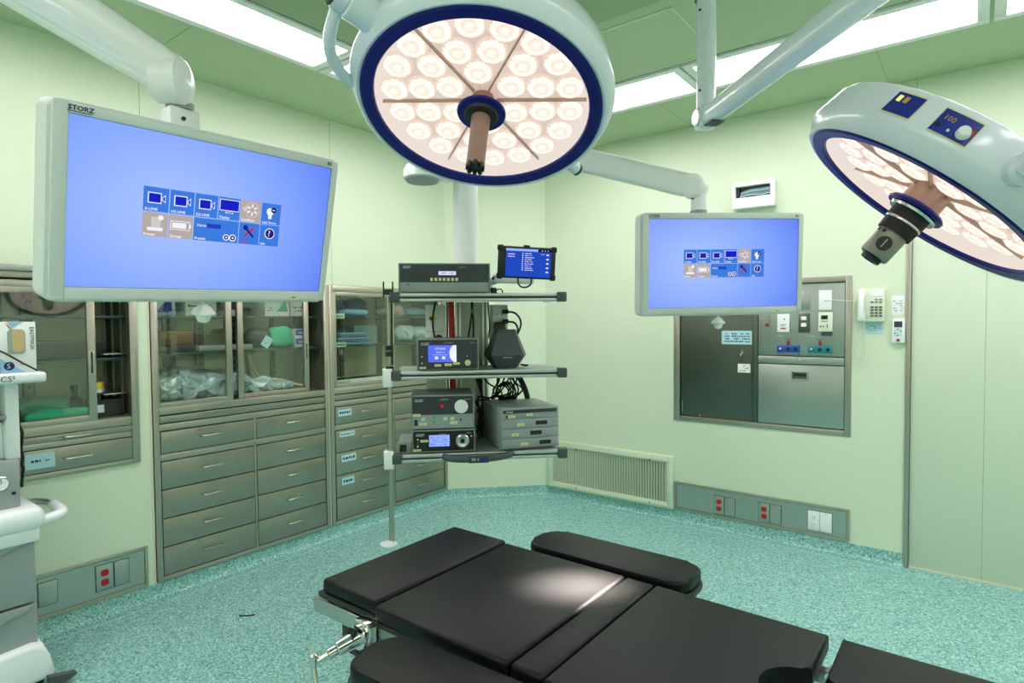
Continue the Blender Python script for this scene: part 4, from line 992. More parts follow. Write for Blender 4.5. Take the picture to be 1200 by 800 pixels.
# ------------------------------------------------------------------ monitors
def ui(k):
    """home screen of the display: two rows of tiles"""
    S = .0543
    def rect(x0, x1, z0, z1, y, m): k.box(x0, x1, y - .0002, y + .0002, z0, z1, m)
    def tile(c, r, w=1, m='scr_tile'):
        x0 = -.163 + c * S; z1 = .054 - r * S
        rect(x0 + .0012, x0 + w * S - .0012, z1 - S + .0012, z1 - .0012, -.0012, m); return x0, z1
    def cap(x0, z1, s, m='scr_white', size=.0085): k.text(s, size, T(x0 + .004, -.0018, z1 - .051), M[m], .0001, bold=.012)
    for c, s in ((0, 'X-LINK'), (1, 'H3-LINK'), (2, 'D3-LINK')):
        x0, z1 = tile(c, 0)
        rect(x0 + .0095, x0 + .0375, z1 - .0355, z1 - .0125, -.0018, 'scr_white'); rect(x0 + .0115, x0 + .0355, z1 - .0335, z1 - .0145, -.0023, 'scr_deep')
        k.prism([(x0 + .0385, z1 - .022), (x0 + .0455, z1 - .0155), (x0 + .0455, z1 - .033), (x0 + .0385, z1 - .027)], -.0020, -.0016, 'scr_white'); k.prism([(x0 + .0400, z1 - .0225), (x0 + .0440, z1 - .0185), (x0 + .0440, z1 - .030), (x0 + .0400, z1 - .0265)], -.0026, -.0020, 'scr_deep')
        cap(x0, z1, s)
    x0, z1 = tile(3, 0); rect(x0 + .003, x0 + .051, z1 - .0325, z1 - .006, -.0018, 'scr_white'); rect(x0 + .0045, x0 + .0495, z1 - .031, z1 - .0075, -.0023, 'scr_deep'); rect(x0 + .018, x0 + .036, z1 - .0385, z1 - .0345, -.0018, 'scr_white'); rect(x0 + .020, x0 + .034, z1 - .0375, z1 - .0355, -.0023, 'scr_navy'); cap(x0, z1, 'Display')
    x0, z1 = tile(4, 0, 1, 'scr_greytile'); cx, cz = x0 + .030, z1 - .023
    k.lathe([(.0175, 0), (.019, .0003), (.019, .0006), (.0175, .0006)], 'scr_grey2', 24, T(cx, -.0014, cz) @ RX(90))
    for a in range(6):
        k.box(.006, .014, -.0004, .0002, -.002, .002, 'scr_white', 0, T(cx, -.0018, cz) @ RY(60 * a + 30))
    k.lathe([(0, .0008), (.006, .0008), (.006, 0)], 'scr_grey2', 14, T(x0 + .012, -.0014, cz + .001) @ RX(90)); cap(x0, z1, 'Insufflator')
    x0, z1 = tile(5, 0); k.lathe([(0, .0006), (.0095, .0006), (.0095, 0)], 'scr_white', 20, T(x0 + .024, -.0014, z1 - .022) @ RX(90)); rect(x0 + .0195, x0 + .0285, z1 - .0395, z1 - .028, -.0018, 'scr_white')
    k.lathe([(0, .0010), (.007, .0010), (.007, 0)], 'scr_navy', 18, T(x0 + .033, -.0016, z1 - .017) @ RX(90)); rect(x0 + .029, x0 + .036, z1 - .018, z1 - .016, -.0030, 'scr_white'); cap(x0, z1, 'Light Source', size=.0075)
    x0, z1 = tile(0, 1, 1, 'scr_greytile'); rect(x0 + .019, x0 + .038, z1 - .034, z1 - .010, -.0018, 'scr_grey2'); rect(x0 + .011, x0 + .043, z1 - .040, z1 - .033, -.0020, 'scr_white'); k.lathe([(0, .0008), (.0055, .0008), (.0055, 0)], 'scr_white', 16, T(x0 + .038, -.0018, z1 - .011) @ RX(90)); cap(x0, z1, 'Printer')
    x0, z1 = tile(1, 1, 1, 'scr_greytile'); rect(x0 + .004, x0 + .046, z1 - .034, z1 - .014, -.0018, 'scr_white'); rect(x0 + .0055, x0 + .0445, z1 - .0325, z1 - .0155, -.0021, 'scr_greytile'); rect(x0 + .008, x0 + .038, z1 - .030, z1 - .018, -.0024, 'scr_white'); rect(x0 + .046, x0 + .049, z1 - .028, z1 - .020, -.0018, 'scr_white'); cap(x0, z1, 'Storage')
    x0, z1 = tile(2, 1, 2); rect(x0 + .030, x0 + .064, z1 - .0225, z1 - .0125, -.0018, 'scr_bar'); k.text('Name', .009, T(x0 + .008, -.0018, z1 - .021), M['scr_white'], .0001); cap(x0, z1, 'Presets')
    for dx, rr_ in ((.078, .0075), (.094, .0085)):
        k.lathe([(0, .0008), (rr_, .0008), (rr_, 0)], 'scr_white', 18, T(x0 + dx, -.0014, z1 - .041) @ RX(90)); k.lathe([(0, .0012), (rr_ * .72, .0012), (rr_ * .72, 0)], 'scr_navy', 18, T(x0 + dx, -.0014, z1 - .041) @ RX(90)); k.lathe([(0, .0016), (rr_ * .3, .0016), (rr_ * .3, 0)], 'scr_white', 12, T(x0 + dx, -.0014, z1 - .041) @ RX(90))
    x0, z1 = tile(4, 1)
    for a, m_ in ((45, 'scr_red'), (-45, 'scr_navy')): k.box(-.0165, .0165, -.0003, .0003, -.0024, .0024, m_, 0, T(x0 + .026, -.0019 - (.0005 if a < 0 else 0), z1 - .023) @ RY(-a if a > 0 else 45))
    k.lathe([(.003, .0008), (.0062, .0008), (.0062, 0), (.003, 0)], 'scr_navy', 16, T(x0 + .0165, -.0019, z1 - .0125) @ RX(90)); cap(x0, z1, 'Setup', 'scr_red')
    x0, z1 = tile(5, 1); k.lathe([(0, .0006), (.0135, .0006), (.0135, 0)], 'scr_white', 22, T(x0 + .027, -.0014, z1 - .022) @ RX(90)); k.lathe([(0, .001), (.0115, .001), (.0115, 0)], 'scr_navy', 22, T(x0 + .027, -.0014, z1 - .022) @ RX(90)); k.text('?', .022, T(x0 + .0215, -.0026, z1 - .0295), M['scr_white'], .0001); cap(x0, z1, 'Info')

def rrect(x0, x1, z0, z1, r, n=5):
    out = []
    for cx, cz, a0 in ((x1 - r, z1 - r, 0), (x0 + r, z1 - r, 90), (x0 + r, z0 + r, 180), (x1 - r, z0 + r, 270)):
        for k in range(n + 1):
            a = R(a0 + 90 * k / n); out.append((cx + r * math.cos(a), cz + r * math.sin(a)))
    return out

def monitor(label, c, e, grip):
    Mx = T(*c) @ Euler([R(v) for v in e], 'XYZ').to_matrix().to_4x4()
    t = Thing('monitor', label, 'monitor', Mx, (0, 0, 0), 'twin display monitors on ceiling arms')
    b = MB()
    # front bezel: outer rounded plate with the screen opening
    for (x0, x1, z0, z1) in ((-.332, -.3, -.2, .192), (.3, .324, -.2, .192)): pass
    b.prism(rrect(-.332, .324, -.200, .192, .018), .004, .066, 'grey_bezel', .006)
    b.frame(-.326, .318, -.194, .187, -.005, .010, (.026, .018, .0255, .0183), 'grey_bezel', .002)
    b.box(-.25, .25, .064, .085, -.14, .14, 'grey_bezel', .01)
    t.part('case', b)
    k = MB(); k.box(-.300, .300, -.0006, .004, -.1688, .1688, 'scr_field')
    k.frame(-.3015, .3015, -.1700, .1700, -.0015, .004, .0022, 'black')
    ui(k); t.part('screen', k)
    w = MB(); w.text('STORZ', .0125, T(-.302, -.0056, .1755), M['navy_ink'], .0002, sx=1.1, bold=.028); w.box(-.303, -.262, -.0056, -.0050, .1718, .1734, 'navy_ink'); t.part('brand_mark', w)
    w = MB(); w.text('3D', .0115, T(.282, -.0056, .1755), M['ink'], .0002, bold=.03); t.part('mode_mark', w)
    s = MB(); s.prism(rrect(.205, .235, -.1905, -.1805, .005), -.0058, -.0049, 'label_y'); s.box(.214, .226, -.0062, -.0057, -.1872, -.1838, 'green_dark'); s.box(.243, .262, -.0056, -.005, -.1868, -.1850, 'white_ink'); t.part('sticker', s, None, None, 'pale yellow oval sticker')
    g = MB(); g.cyl((grip, .02, -.198), (grip, .02, -.215), .004, None, 'chrome', 10)
    g.lathe([(0, 0), (.006, -.002), (.014, -.008), (.027, -.022), (.027, -.026), (.019, -.030), (.012, -.046), (0, -.050)], 'white', 32, T(grip, .02, -.206), 8, .05)
    t.part('grip', g, None, None, 'silver fluted sterile grip')
    return t, Mx
mL, ML = monitor('large blue display monitor at left, tilted, in front of the cabinets', (-1.419, .705, 1.737), (13.25, -1.187, 91.273), -.006)
mR, MR = monitor('smaller looking blue display monitor at right, against the back wall', (-.772, 2.34, 1.707), (3.232, -.635, 44.062), -.010)

# arm of the left monitor
J = Vector((-1.478, .652, 2.055)); Eo = Vector((-1.90, .245, 2.43)); d = (Eo - J).normalized()
t = Thing('monitor_suspension', 'thick white ceiling arm carrying the left monitor', 'monitor arm', WORLD, (-1.96, .2, CH))
b = MB(); b.loft(J + d * .012, Eo, (.040, .050), (.05, .078), 'white_arm', pw=2.8)
t.part('arm', b)
sd = d.cross(Vector((0, 0, 1))).normalized(); up = sd.cross(d).normalized()
side = sd if sd.dot(Vector((0, 0, 1.49)) - J) > 0 else -sd
g = MB(); g.loft(J + d * .03 + side * .016 - up * .014, Eo + side * .026 - up * .03, (.022, .024), (.03, .036), 'white_cool'); t.part('lower_cover', g)
hd = Vector((d.x, d.y, 0)).normalized()
kn = MB(); kn.cyl(J + hd * .05, J - hd * .012, .050, .053, None, 32, .003); t.part('knuckle', kn, 'white_arm')
cp = MB(); cp.lathe([(0, .016), (.03, .013), (.046, .006), (.050, 0), (0, 0)], None, 32, T(*(J - hd * .012)) @ (-hd).to_track_quat('Z', 'Y').to_matrix().to_4x4()); t.part('end_cap', cp, 'white')
pm = ML @ Vector((-.032, .125, .13))
p = MB(); p.cyl((pm.x, pm.y, 1.998), (pm.x, pm.y, 2.014), .031, None, 'unit_grey', 24); p.box(-.036, .036, -.028, .028, 1.80, 2.0, None, .008, T(pm.x, pm.y, 0) @ RZ(91)); p.box(-.034, .034, -.028, .05, 1.66, 1.82, None, .008, T(pm.x, pm.y, 0) @ RZ(91)); p.cyl((pm.x + .029, pm.y - .006, 1.972), (pm.x + .033, pm.y - .006, 1.972), .005, None, 'black', 10)
mid = ML @ Vector((-.02, .08, .02)); p.cyl((pm.x, pm.y, 1.72), mid, .03, None, None, 18); t.part('mount_post', p, 'white_arm')
c = MB(); c.cyl((Eo.x, Eo.y, 2.36), (Eo.x, Eo.y, CH), .06, None, None, 28); c.cyl((Eo.x, Eo.y, CH - .05), (Eo.x, Eo.y, CH), .12, None, None, 32, .01); t.part('ceiling_column', c, 'white_arm')

# arm of the right monitor
J = Vector((-.905, 2.362, 2.022)); A = Vector((-1.31, 2.241, 2.165)); H_ = Vector((-1.50, 2.18, 2.232)); d = (H_ - J).normalized()
t = Thing('monitor_suspension', 'slim white ceiling arm carrying the right monitor', 'monitor arm', WORLD, (H_.x, H_.y, CH))
b = MB(); b.loft(J + d * .02, H_, (.034, .046), (.036, .050), 'white_arm'); t.part('arm', b)
sd = d.cross(Vector((0, 0, 1))).normalized(); side = sd if sd.dot(Vector((0, 0, 1.49)) - J) > 0 else -sd
kn = MB(); kn.cyl(J - side * .036, J + side * .040, .046, None, None, 30, .006); t.part('knuckle', kn, 'white_arm')
t.part('knuckle_cap', MB().cyl(J + side * .040, J + side * .044, .040, .037, None, 30, .0015), 'white')
pm = MR @ Vector((-.050, .125, .13))
p = MB(); p.tube([J, J + Vector((.03, .02, 0)), Vector((pm.x, pm.y, 2.0)), Vector((pm.x, pm.y, 1.94)), Vector((pm.x, pm.y, 1.76))], .030, None, 16, 2); p.cyl((pm.x - .012, pm.y - .034, 1.975), (pm.x - .012, pm.y - .028, 1.975), .004, None, 'black', 8)
p.cyl((pm.x, pm.y, 1.915), (pm.x, pm.y, 1.928), .033, None, 'unit_grey', 20); mid = MR @ Vector((-.02, .08, .02)); p.cyl((pm.x, pm.y, 1.78), mid, .03, None, None, 18); t.part('mount_post', p, 'white_arm')
c = MB(); c.cyl((H_.x, H_.y, 2.17), (H_.x, H_.y, CH), .055, None, None, 28, .004); c.cyl((H_.x, H_.y, CH - .05), (H_.x, H_.y, CH), .11, None, None, 32, .01); t.part('ceiling_column', c, 'white_arm')

# ------------------------------------------------------------------ surgical lights
def lamp_frame(n, c):
    n = Vector(n).normalized(); ez = -n; ex = Vector((0, 1, 0)).cross(ez).normalized(); ey = ez.cross(ex)
    m = Matrix.Identity(4)
    for i, v in enumerate((ex, ey, ez)):
        for k in range(3): m[k][i] = v[k]
    return T(*c) @ m
def pol(r, az, z): return Vector((r * math.cos(R(az)), r * math.sin(R(az)), z))
lens_mesh = None
def lamp_head(t, rib0):
    h = MB(); h.lathe([(.311, -.003), (.318, -.006), (.324, -.002), (.341, .030), (.343, .036), (.330, .104), (.322, .116), (.305, .124), (.14, .142), (0, .145)], None, 96); t.part('housing', h, 'white_cool', None, None, 30)
    t.part('blue_rim', MB().lathe([(.277, .006), (.278, -.003), (.281, -.006), (.307, -.008), (.312, -.004), (.312, .004)], None, 96), 'blue_ring', None, 'dark blue ring around the glass')
    t.part('cover_glass', MB().lathe([(0, .001), (.279, .001)], None, 64), 'lamp_glass')
    rf = MB(); rf.lathe([(0, .040), (.270, .040), (.277, .004)], None, 64); t.part('glow_board', rf, 'reflector_glow')
    for k in range(6):
        t.part('divider', MB().box(.036, .270, -.0012, .0012, .029, .0395, None, 0, RZ(rib0 + 60 * k)), 'rib')
    global lens_mesh
    n = 0
    for ring, (rad, cnt, off) in enumerate(((.092, 6, 30), (.160, 12, 15), (.231, 18, 10))):
        for k in range(cnt):
            p = pol(rad, rib0 + off + 360 * k / cnt, .0395)
            if lens_mesh is None:
                o = MB().lathe([(.0395, 0), (.038, -.004), (.029, -.009), (.015, -.012), (0, -.0128)], None, 24).build('lens', 'lens', t.o, (0, 0, 0), 60); lens_mesh = o
            else:
                o = lens_mesh.copy(); COL.objects.link(o); o.parent = t.o
            o.location = p

n1 = (.179, -.364, -.914); c1 = (-1.026, 1.208, 2.039); F1 = lamp_frame(n1, c1)
t = Thing('surgical_light', 'large round surgical lamp at top centre with tubular handle', 'surgical light', F1)
lamp_head(t, -86)
t.part('stem', MB().lathe([(0, -.004), (.034, -.004), (.030, .02), (.030, .071)], None, 28), 'brownmetal')
t.part('flange', MB().lathe([(0, -.004), (.058, -.004), (.064, -.009), (.062, -.014), (.046, -.017), (0, -.017)], None, 40), 'blue_ring')
t.part('flange_ring', MB().lathe([(.02, -.0165), (.046, -.0165), (.042, -.024), (.024, -.027), (.02, -.027)], None, 32), 'black')
g = MB(); g.lathe([(0, -.024), (.025, -.024), (.0235, -.10), (.0235, -.178), (0, -.178)], 'taupe', 28)
for k in range(8): g.box(.015, .0235, -.005, .005, -.188, -.172, 'black', .001, RZ(45 * k))
g.lathe([(0, -.1785), (.0165, -.1785), (.0165, -.182), (0, -.182)], 'black', 20)
t.part('handle', g)
k = MB(); a = -99
k.cyl(pol(.325, a, .05), pol(.395, a, .05), .040, None, 'white_cool', 26, .004); k.cyl(pol(.395, a, .05), pol(.425, a, .05), .036, None, 'white_cool', 24, .003); t.part('pivot_joint', k)
t.part('joint_cap', MB().cyl(pol(.425, a, .05), pol(.433, a, .05), .036, None, None, 24, .003), 'charcoal')
gr = [pol(.41, -101, .045), pol(.405, -105, .025), pol(.400, -111, .008), pol(.388, -118, .005), pol(.366, -126, .012), pol(.335, -133, .02)]
t.part('side_grip', MB().tube(gr, .0145, None, 12, 2), 'white_cool')
k = MB().cyl(pol(.325, 84, .045), pol(.385, 84, .045), .018, None, 'white_cool', 18, .002); k.cyl(pol(.385, 84, .045), pol(.392, 84, .045), .0185, None, 'charcoal', 18); t.part('rim_knob', k)
jp = F1 @ pol(.41, -99, .05)
Finv = F1.inverted()
a_ = MB(); a_.tube([Finv @ jp, Finv @ (jp + Vector((-.03, -.03, .10))), Finv @ Vector((jp.x - .03, jp.y - .05, 2.45)), Finv @ Vector((jp.x - .03, jp.y - .05, CH))], .030, None, 16, 2); t.part('suspension_tube', a_, 'white_cool')

n2 = (-.617, -.148, -.773); c2 = (-.113, 1.822, 1.775); F2 = lamp_frame(n2, c2)
t2l = Thing('surgical_light', 'tilted round surgical lamp at right edge with camera in its handle', 'surgical light', F2)
lamp_head(t2l, -95)
t2l.part('stem', MB().lathe([(0, -.020), (.05, -.020), (.048, .02), (.046, .071)], None, 30), 'brownmetal')
t2l.part('flange', MB().lathe([(0, -.012), (.066, -.012), (.072, -.018), (.070, -.024), (0, -.024)], None, 40), 'blue_ring')
k = MB(); k.lathe([(0, -.024), (.058, -.024), (.060, -.028), (.058, -.034), (0, -.034)], 'chrome', 36); k.lathe([(0, -.034), (.047, -.034), (.047, -.058), (0, -.058)], 'black_rub', 32); k.lathe([(0, -.058), (.046, -.058), (.047, -.061), (.046, -.064), (0, -.064)], 'chrome', 32); k.lathe([(0, -.064), (.045, -.064), (.043, -.092), (0, -.092)], 'black_rub', 32); t2l.part('camera_collar', k)
k = MB(); k.lathe([(0, -.092), (.036, -.092), (.037, -.096), (.036, -.158), (.033, -.162), (0, -.162)], 'cam_grey', 36); t2l.part('camera_body', k)
cam = Vector((0, 0, 1.49)); lc = (F2.inverted() @ cam); azc = math.degrees(math.atan2(lc.y, lc.x))
k = MB(); ac = azc - 2; pc = pol(.0345, ac, -.128); kk = pol(.0425, ac, -.128); k.cyl(pc, kk, .018, None, 'black', 24, .001)
# numeral on the dial, standing in the dial's own plane
xr = Matrix.Identity(4); zdir = pol(1, ac, 0); xd = Vector((0, 0, 1)).cross(zdir).normalized(); 
for i, v in enumerate((xd, -zdir, Vector((0, 0, 1)))):
    for q in range(3): xr[q][i] = v[q]
k.text('1', .034, T(*(pol(.0428, ac, -.1395))) @ xr, M['cam_grey'], .0002, 'CENTER'); t2l.part('focus_dial', k, None, None, 'black dial marked 1')
k = MB()
for dz in (-.098, -.098):
    pass
for da in (-62, -34): 
    p = pol(.036, ac + da, -.101); k.box(-.004, .004, -.003, .003, -.004, .004, 'black', 0, T(*p) @ RZ(ac + da + 90))
t2l.part('clip', k)
t2l.part('camera_lens', MB().lathe([(0, -.162), (.024, -.162), (.026, -.165), (.024, -.174), (.016, -.174), (.014, -.168), (0, -.168)], None, 28), 'black')
def rim_panel(t, az, wdeg, z0, z1, name, deco, lab=None):
    """panel lying on the lamp's conical side wall"""
    mb = MB(); tb = bmesh.new(); N_ = 8
    rad = lambda z: .343 - (z - .036) * (.013 / .068)
    for off, zz0, zz1, ww, m_ in ((.0012, z0 - .004, z1 + .004, wdeg + .8, 'label_y'), (.0024, z0, z1, wdeg, 'blue_panel')):
        tb = bmesh.new(); ra = []; rb = []
        for i in range(N_ + 1):
            a = az - ww / 2 + ww * i / N_
            ra.append(tb.verts.new(pol(rad(zz0) + off, a, zz0))); rb.append(tb.verts.new(pol(rad(zz1) + off, a, zz1)))
        for i in range(N_): tb.faces.new((ra[i], ra[i + 1], rb[i + 1], rb[i]))
        mb._add(tb, m_)
    mid = (z0 + z1) / 2; s = Matrix.Identity(4); zd = pol(1, az, .19).normalized(); xd = Vector((0, 0, 1)).cross(zd).normalized(); ud = zd.cross(xd)
    for i, v in enumerate((xd, -zd, ud)):
        for q in range(3): s[q][i] = v[q]
    deco(mb, T(*pol(rad(mid) + .0026, az, mid)) @ s)
    return t.part(name, mb, None, None, lab)
def deco_a(mb, S):
    mb.box(-.022, -.014, -.002, .001, .003, .017, 'led_y', 0, S); mb.box(-.006, .002, -.002, .001, .003, .017, 'led_amber', 0, S)
def deco_b(mb, S):
    mb.text('100', .016, S @ T(-.030, -.0012, .003), M['led_amber'], .0002); mb.cyl(S @ Vector((-.030, -.002, -.010)), S @ Vector((-.030, .001, -.010)), .004, None, 'dark_gap', 10); mb.cyl(S @ Vector((-.006, -.002, -.014)), S @ Vector((-.006, .001, -.014)), .003, None, 'white_ink', 10)
    mb.prism([(.024, .0), (.036, .010), (.036, -.006)], -.0015, .001, 'red_ink', 0, 'Y', S)
rim_panel(t2l, -109.5, 11.0, .048, .098, 'indicator_panel', deco_a, 'blue panel with two small yellow lights')
pb = rim_panel(t2l, -90.0, 13.0, .046, .098, 'control_panel', deco_b, 'blue panel with number display')
k = MB(); p0 = pol(.341, -86.6, .064); k.cyl(p0, p0 + pol(.016, -86.6, .003), .0135, .0115, None, 24, .002); t2l.part('dial', k, 'white', pb)
k = MB(); k.cyl(pol(.325, -66, .06), pol(.375, -66, .06), .030, None, None, 24, .008); F2i = F2.inverted()
E2 = Vector((.10, 1.474, 2.33)); w0 = F2 @ pol(.365, -66, .06)
k.tube([pol(.365, -66, .06), F2i @ (w0 + Vector((.06, -.05, .06))), F2i @ Vector((E2.x + .05, E2.y - .03, 2.05)), F2i @ E2], .026, None, 14, 2); t2l.part('yoke', k, 'white_cool')

t = Thing('lamp_arm', 'white drop tube and diagonal arm of the right surgical lamp', 'lamp arm', WORLD, (-.83, 2.305, CH))
J = Vector((-.83, 2.305, 2.262))
c = MB(); c.cyl((J.x, J.y, 2.30), (J.x, J.y, 2.72), .036, None, None, 26); c.cyl((J.x - .012, J.y - .034, 2.36), (J.x - .013, J.y - .037, 2.36), .005, None, 'black', 8); c.cyl((J.x - .012, J.y - .034, 2.66), (J.x - .013, J.y - .037, 2.66), .005, None, 'black', 8); t.part('drop_tube', c, 'white_cool')
c = MB(); c.cyl((J.x, J.y, 2.715), (J.x, J.y, CH), .046, None, 'white_cool', 28, .006); c.cyl((J.x, J.y, 2.708), (J.x, J.y, 2.716), .044, None, 'charcoal', 28); c.cyl((J.x, J.y, CH - .03), (J.x, J.y, CH), .09, None, 'white_cool', 32, .006); t.part('ceiling_collar', c)
d = (E2 - J); d.z = 0; d.normalize(); sd = d.cross(Vector((0, 0, 1)))
if sd.dot(-J) < 0: sd = -sd
c = MB(); c.box(-.036, .036, -.036, .036, 2.222, 2.305, None, .012, T(J.x, J.y, 0) @ RZ(-41)); c.cyl(J + sd * .030, J + sd * .046, .032, None, None, 26, .004); t.part('elbow', c, 'white_cool')
c = MB(); c.loft(J - Vector((0, 0, .002)), E2 + d * .06, (.032, .036), (.038, .044), 'white_cool', pw=3.2); c.box(-.03, .03, -.026, .026, -.004, .0, 'charcoal', 0, T(J.x + d.x * .06, J.y + d.y * .06, J.z - .036) @ RZ(-41)); t.part('arm', c)

# ------------------------------------------------------------------ operating table
t = Thing('operating_table', 'black padded operating table in sections, in the foreground', 'operating table', WORLD, (-.55, 1.195, 0))
Y0, Y1, ZT = .935, 1.458, .800
def pad(name, x0, x1, y0, y1, z0=ZT - .042, z1=ZT, poly=None):
    mb = MB()
    if poly: mb.prism(poly, z0, z1, None, .008, 'Z', None, 3)
    else: mb.box(x0, x1, y0, y1, z0, z1, None, .010, None, 3)
    return t.part(name, mb, 'pad', None, None, 50)
pad('head_pad', -1.392, -1.166, .952, 1.474, ZT - .038, ZT)
pad('back_pad', -1.155, -.743, Y0, Y1)
pad('bridge_pad', -.738, -.657, Y0 + .002, Y1 - .004)
def arc(cx, cy, r, a0, a1, n=12): return [(cx + r * math.cos(R(a0 + (a1 - a0) * k / n)), cy + r * math.sin(R(a0 + (a1 - a0) * k / n))) for k in range(n + 1)]
yc = 1.195; rc = .085
pad('seat_pad', 0, 0, 0, 0, poly=[(-.653, Y0), (-.246, Y0)] + [(-.246, yc - rc)] + arc(-.246, yc, rc, 270, 90, 14)[1:-1] + [(-.246, yc + rc), (-.246, Y1 - .012), (-.653, Y1 - .004)])
pad('leg_pad', 0, 0, 0, 0, poly=[(-.220, yc + rc * .8)] + arc(-.220, yc + .004, rc * .8, 90, 0, 8)[1:] + [(.46, yc + .004), (.46, Y1 - .016), (-.220, Y1 - .012)])
pad('leg_pad', 0, 0, 0, 0, poly=[(-.220, Y0), (.46, Y0), (.46, yc - .004)] + arc(-.220, yc - .004, rc * .8, 0, -90, 8))
b = MB(); b.box(-1.408, -1.166, .950, 1.470, ZT - .052, ZT - .038, 'black', .003); b.box(-1.160, -.74, Y0 + .004, Y1 - .004, ZT - .056, ZT - .042, 'black', .003); b.box(-.737, -.255, Y0 + .004, yc - rc - .01, ZT - .056, ZT - .042, 'black', .003); b.box(-.737, -.255, yc + rc + .01, Y1 - .014, ZT - .056, ZT - .042, 'black', .003); b.box(-.737, -.34, yc - rc - .01, yc + rc + .01, ZT - .056, ZT - .042, 'black'); b.box(-.215, .45, yc + .01, Y1 - .02, ZT - .056, ZT - .042, 'black', .003); b.box(-.215, .45, Y0 + .006, yc - .01, ZT - .056, ZT - .042, 'black', .003)
t.part('base_plate', b)
for y, s in ((.952, -1), (1.452, 1)):
    r = MB()
    for x0, x1 in ((-1.425, -1.17), (-1.165, -.745), (-.73, -.26), (-.21, .44)):
        r.box(x0, x1, y - .006, y + .006, .704, .744, 'alu', .002)
    for x in (-1.38, -1.2, -1.10, -.80, -.68, -.32, -.15, .38): r.box(x - .012, x + .012, min(y, y - s * .03), max(y, y - s * .03), .708, .746, 'alu')
    t.part('side_rail', r)
for y in (1.30, 1.40, 1.00):
    h = MB(); h.box(-.262, -.205, y - .012, y + .012, .715, .745, 'alu', .003); h.cyl((-.233, y - .016, .736), (-.233, y + .016, .736), .010, None, 'chrome', 14); t.part('hinge', h)
c = MB(); c.box(-1.36, -1.19, 1.04, 1.38, .665, .747, 'black', .01); c.box(-1.355, -1.29, .985, 1.09, .60, .748, 'black', .006); t.part('under_frame', c); c = MB(); c.box(-.88, -.32, 1.04, 1.36, .60, .742, 'dgrey', .012); t.part('seat_frame', c)
c = MB(); c.box(-.76, -.44, 1.07, 1.33, .12, .61, None, .02); c.box(-.72, -.48, 1.10, 1.30, .55, .66, None, .01); t.part('column', c, 'steel')
c = MB(); c.box(-1.02, -.18, .98, 1.42, .03, .125, None, .03); t.part('base', c, 'dgrey')
for x in (-.95, -.25):
    for y in (1.03, 1.37): t.part('foot', MB().cyl((x, y, 0), (x, y, .04), .035, None, None, 18, .004), 'black')

def arm_board(x0, x1, y0, y1, z, rz, label, side):
    cx, cy = (x0 + x1) / 2, (y0 + y1) / 2
    t = Thing('arm_board', label, 'arm board', T(cx, cy, 0) @ RZ(rz), (0, 0, z - .07), 'arm boards of the operating table')
    L_, W_ = (x1 - x0) / 2, (y1 - y0) / 2; r = W_ * .82
    def out(L_, W_, r): return arc(L_ - r, W_ - r, r, 0, 90, 8) + arc(-L_ + r, W_ - r, r, 90, 180, 8) + arc(-L_ + r, -W_ + r, r, 180, 270, 8) + arc(L_ - r, -W_ + r, r, 270, 360, 8)
    t.part('pad', MB().prism(out(L_, W_, r * .8), z - .034, z, None, .010, 'Z', None, 3), 'pad', None, None, 50)
    t.part('board', MB().prism(out(L_ + .004, W_ + .003, r * .8), z - .052, z - .035, None, .004, 'Z'), 'black')
    b = MB(); ys = -W_ + .02 if side < 0 else W_ - .02; b.box(-.03, .03, min(ys, ys + side * .07), max(ys, ys + side * .07), z - .085, z - .052, None, .004); t.part('bracket', b, 'alu')
    return t
arm_board(-1.108, -.590, 1.487, 1.652, .800, 0, 'black padded arm board along the far side of the table', -1)
arm_board(-1.034, -.46, .757, .912, .790, 3.0, 'black padded arm board along the near side of the table', 1)

# clamp with lever on the near rail
t = Thing('rail_clamp', 'chrome rail clamp with lever on the near side of the table', 'clamp', WORLD, (-1.19, .94, .69))
b = MB(); b.box(-1.215, -1.155, .918, .945, .688, .752, 'chrome', .006); b.box(-1.212, -1.158, .918, .962, .746, .757, 'chrome', .004); b.box(-1.212, -1.158, .918, .960, .692, .702, 'chrome', .004); b.lathe([(0, 0), (.030, 0), (.032, .006), (.030, .012), (0, .012)], 'chrome', 24, T(-1.185, .918, .722) @ RX(90)); t.part('jaw', b)
b = MB(); b.cyl((-1.186, .920, .722), (-1.205, .862, .706), .021, .018, 'chrome', 22, .003); b.cyl((-1.205, .862, .706), (-1.212, .842, .700), .013, .013, 'chrome', 18, .002); b.box(-.012, .012, -.004, .004, -.012, .012, 'black', 0, T(-1.19, .895, .735) @ RX(-20)); t.part('socket', b)
b = MB(); b.cyl((-1.212, .842, .700), (-1.226, .815, .688), .007, None, 'chrome', 14); b.cyl((-1.228, .813, .680), (-1.226, .812, .712), .010, None, 'chrome', 16, .003); b.cyl((-1.228, .813, .684), (-1.198, .808, .585), .0065, .0055, 'chrome', 14); b.cyl((-1.198, .808, .585), (-1.190, .806, .555), .0095, .0095, 'chrome', 14, .003); t.part('lever', b)
mb = MB().tube([(-1.16, .925, .70), (-1.15, .90, .672), (-1.125, .88, .664), (-1.08, .87, .68), (-1.04, .87, .70)], .005, None, 8, 2); single('table_cable', mb, 'black_rub', 'black cable looping from the rail clamp to the near arm board', 'cable', WORLD, (-1.12, .88, .664))

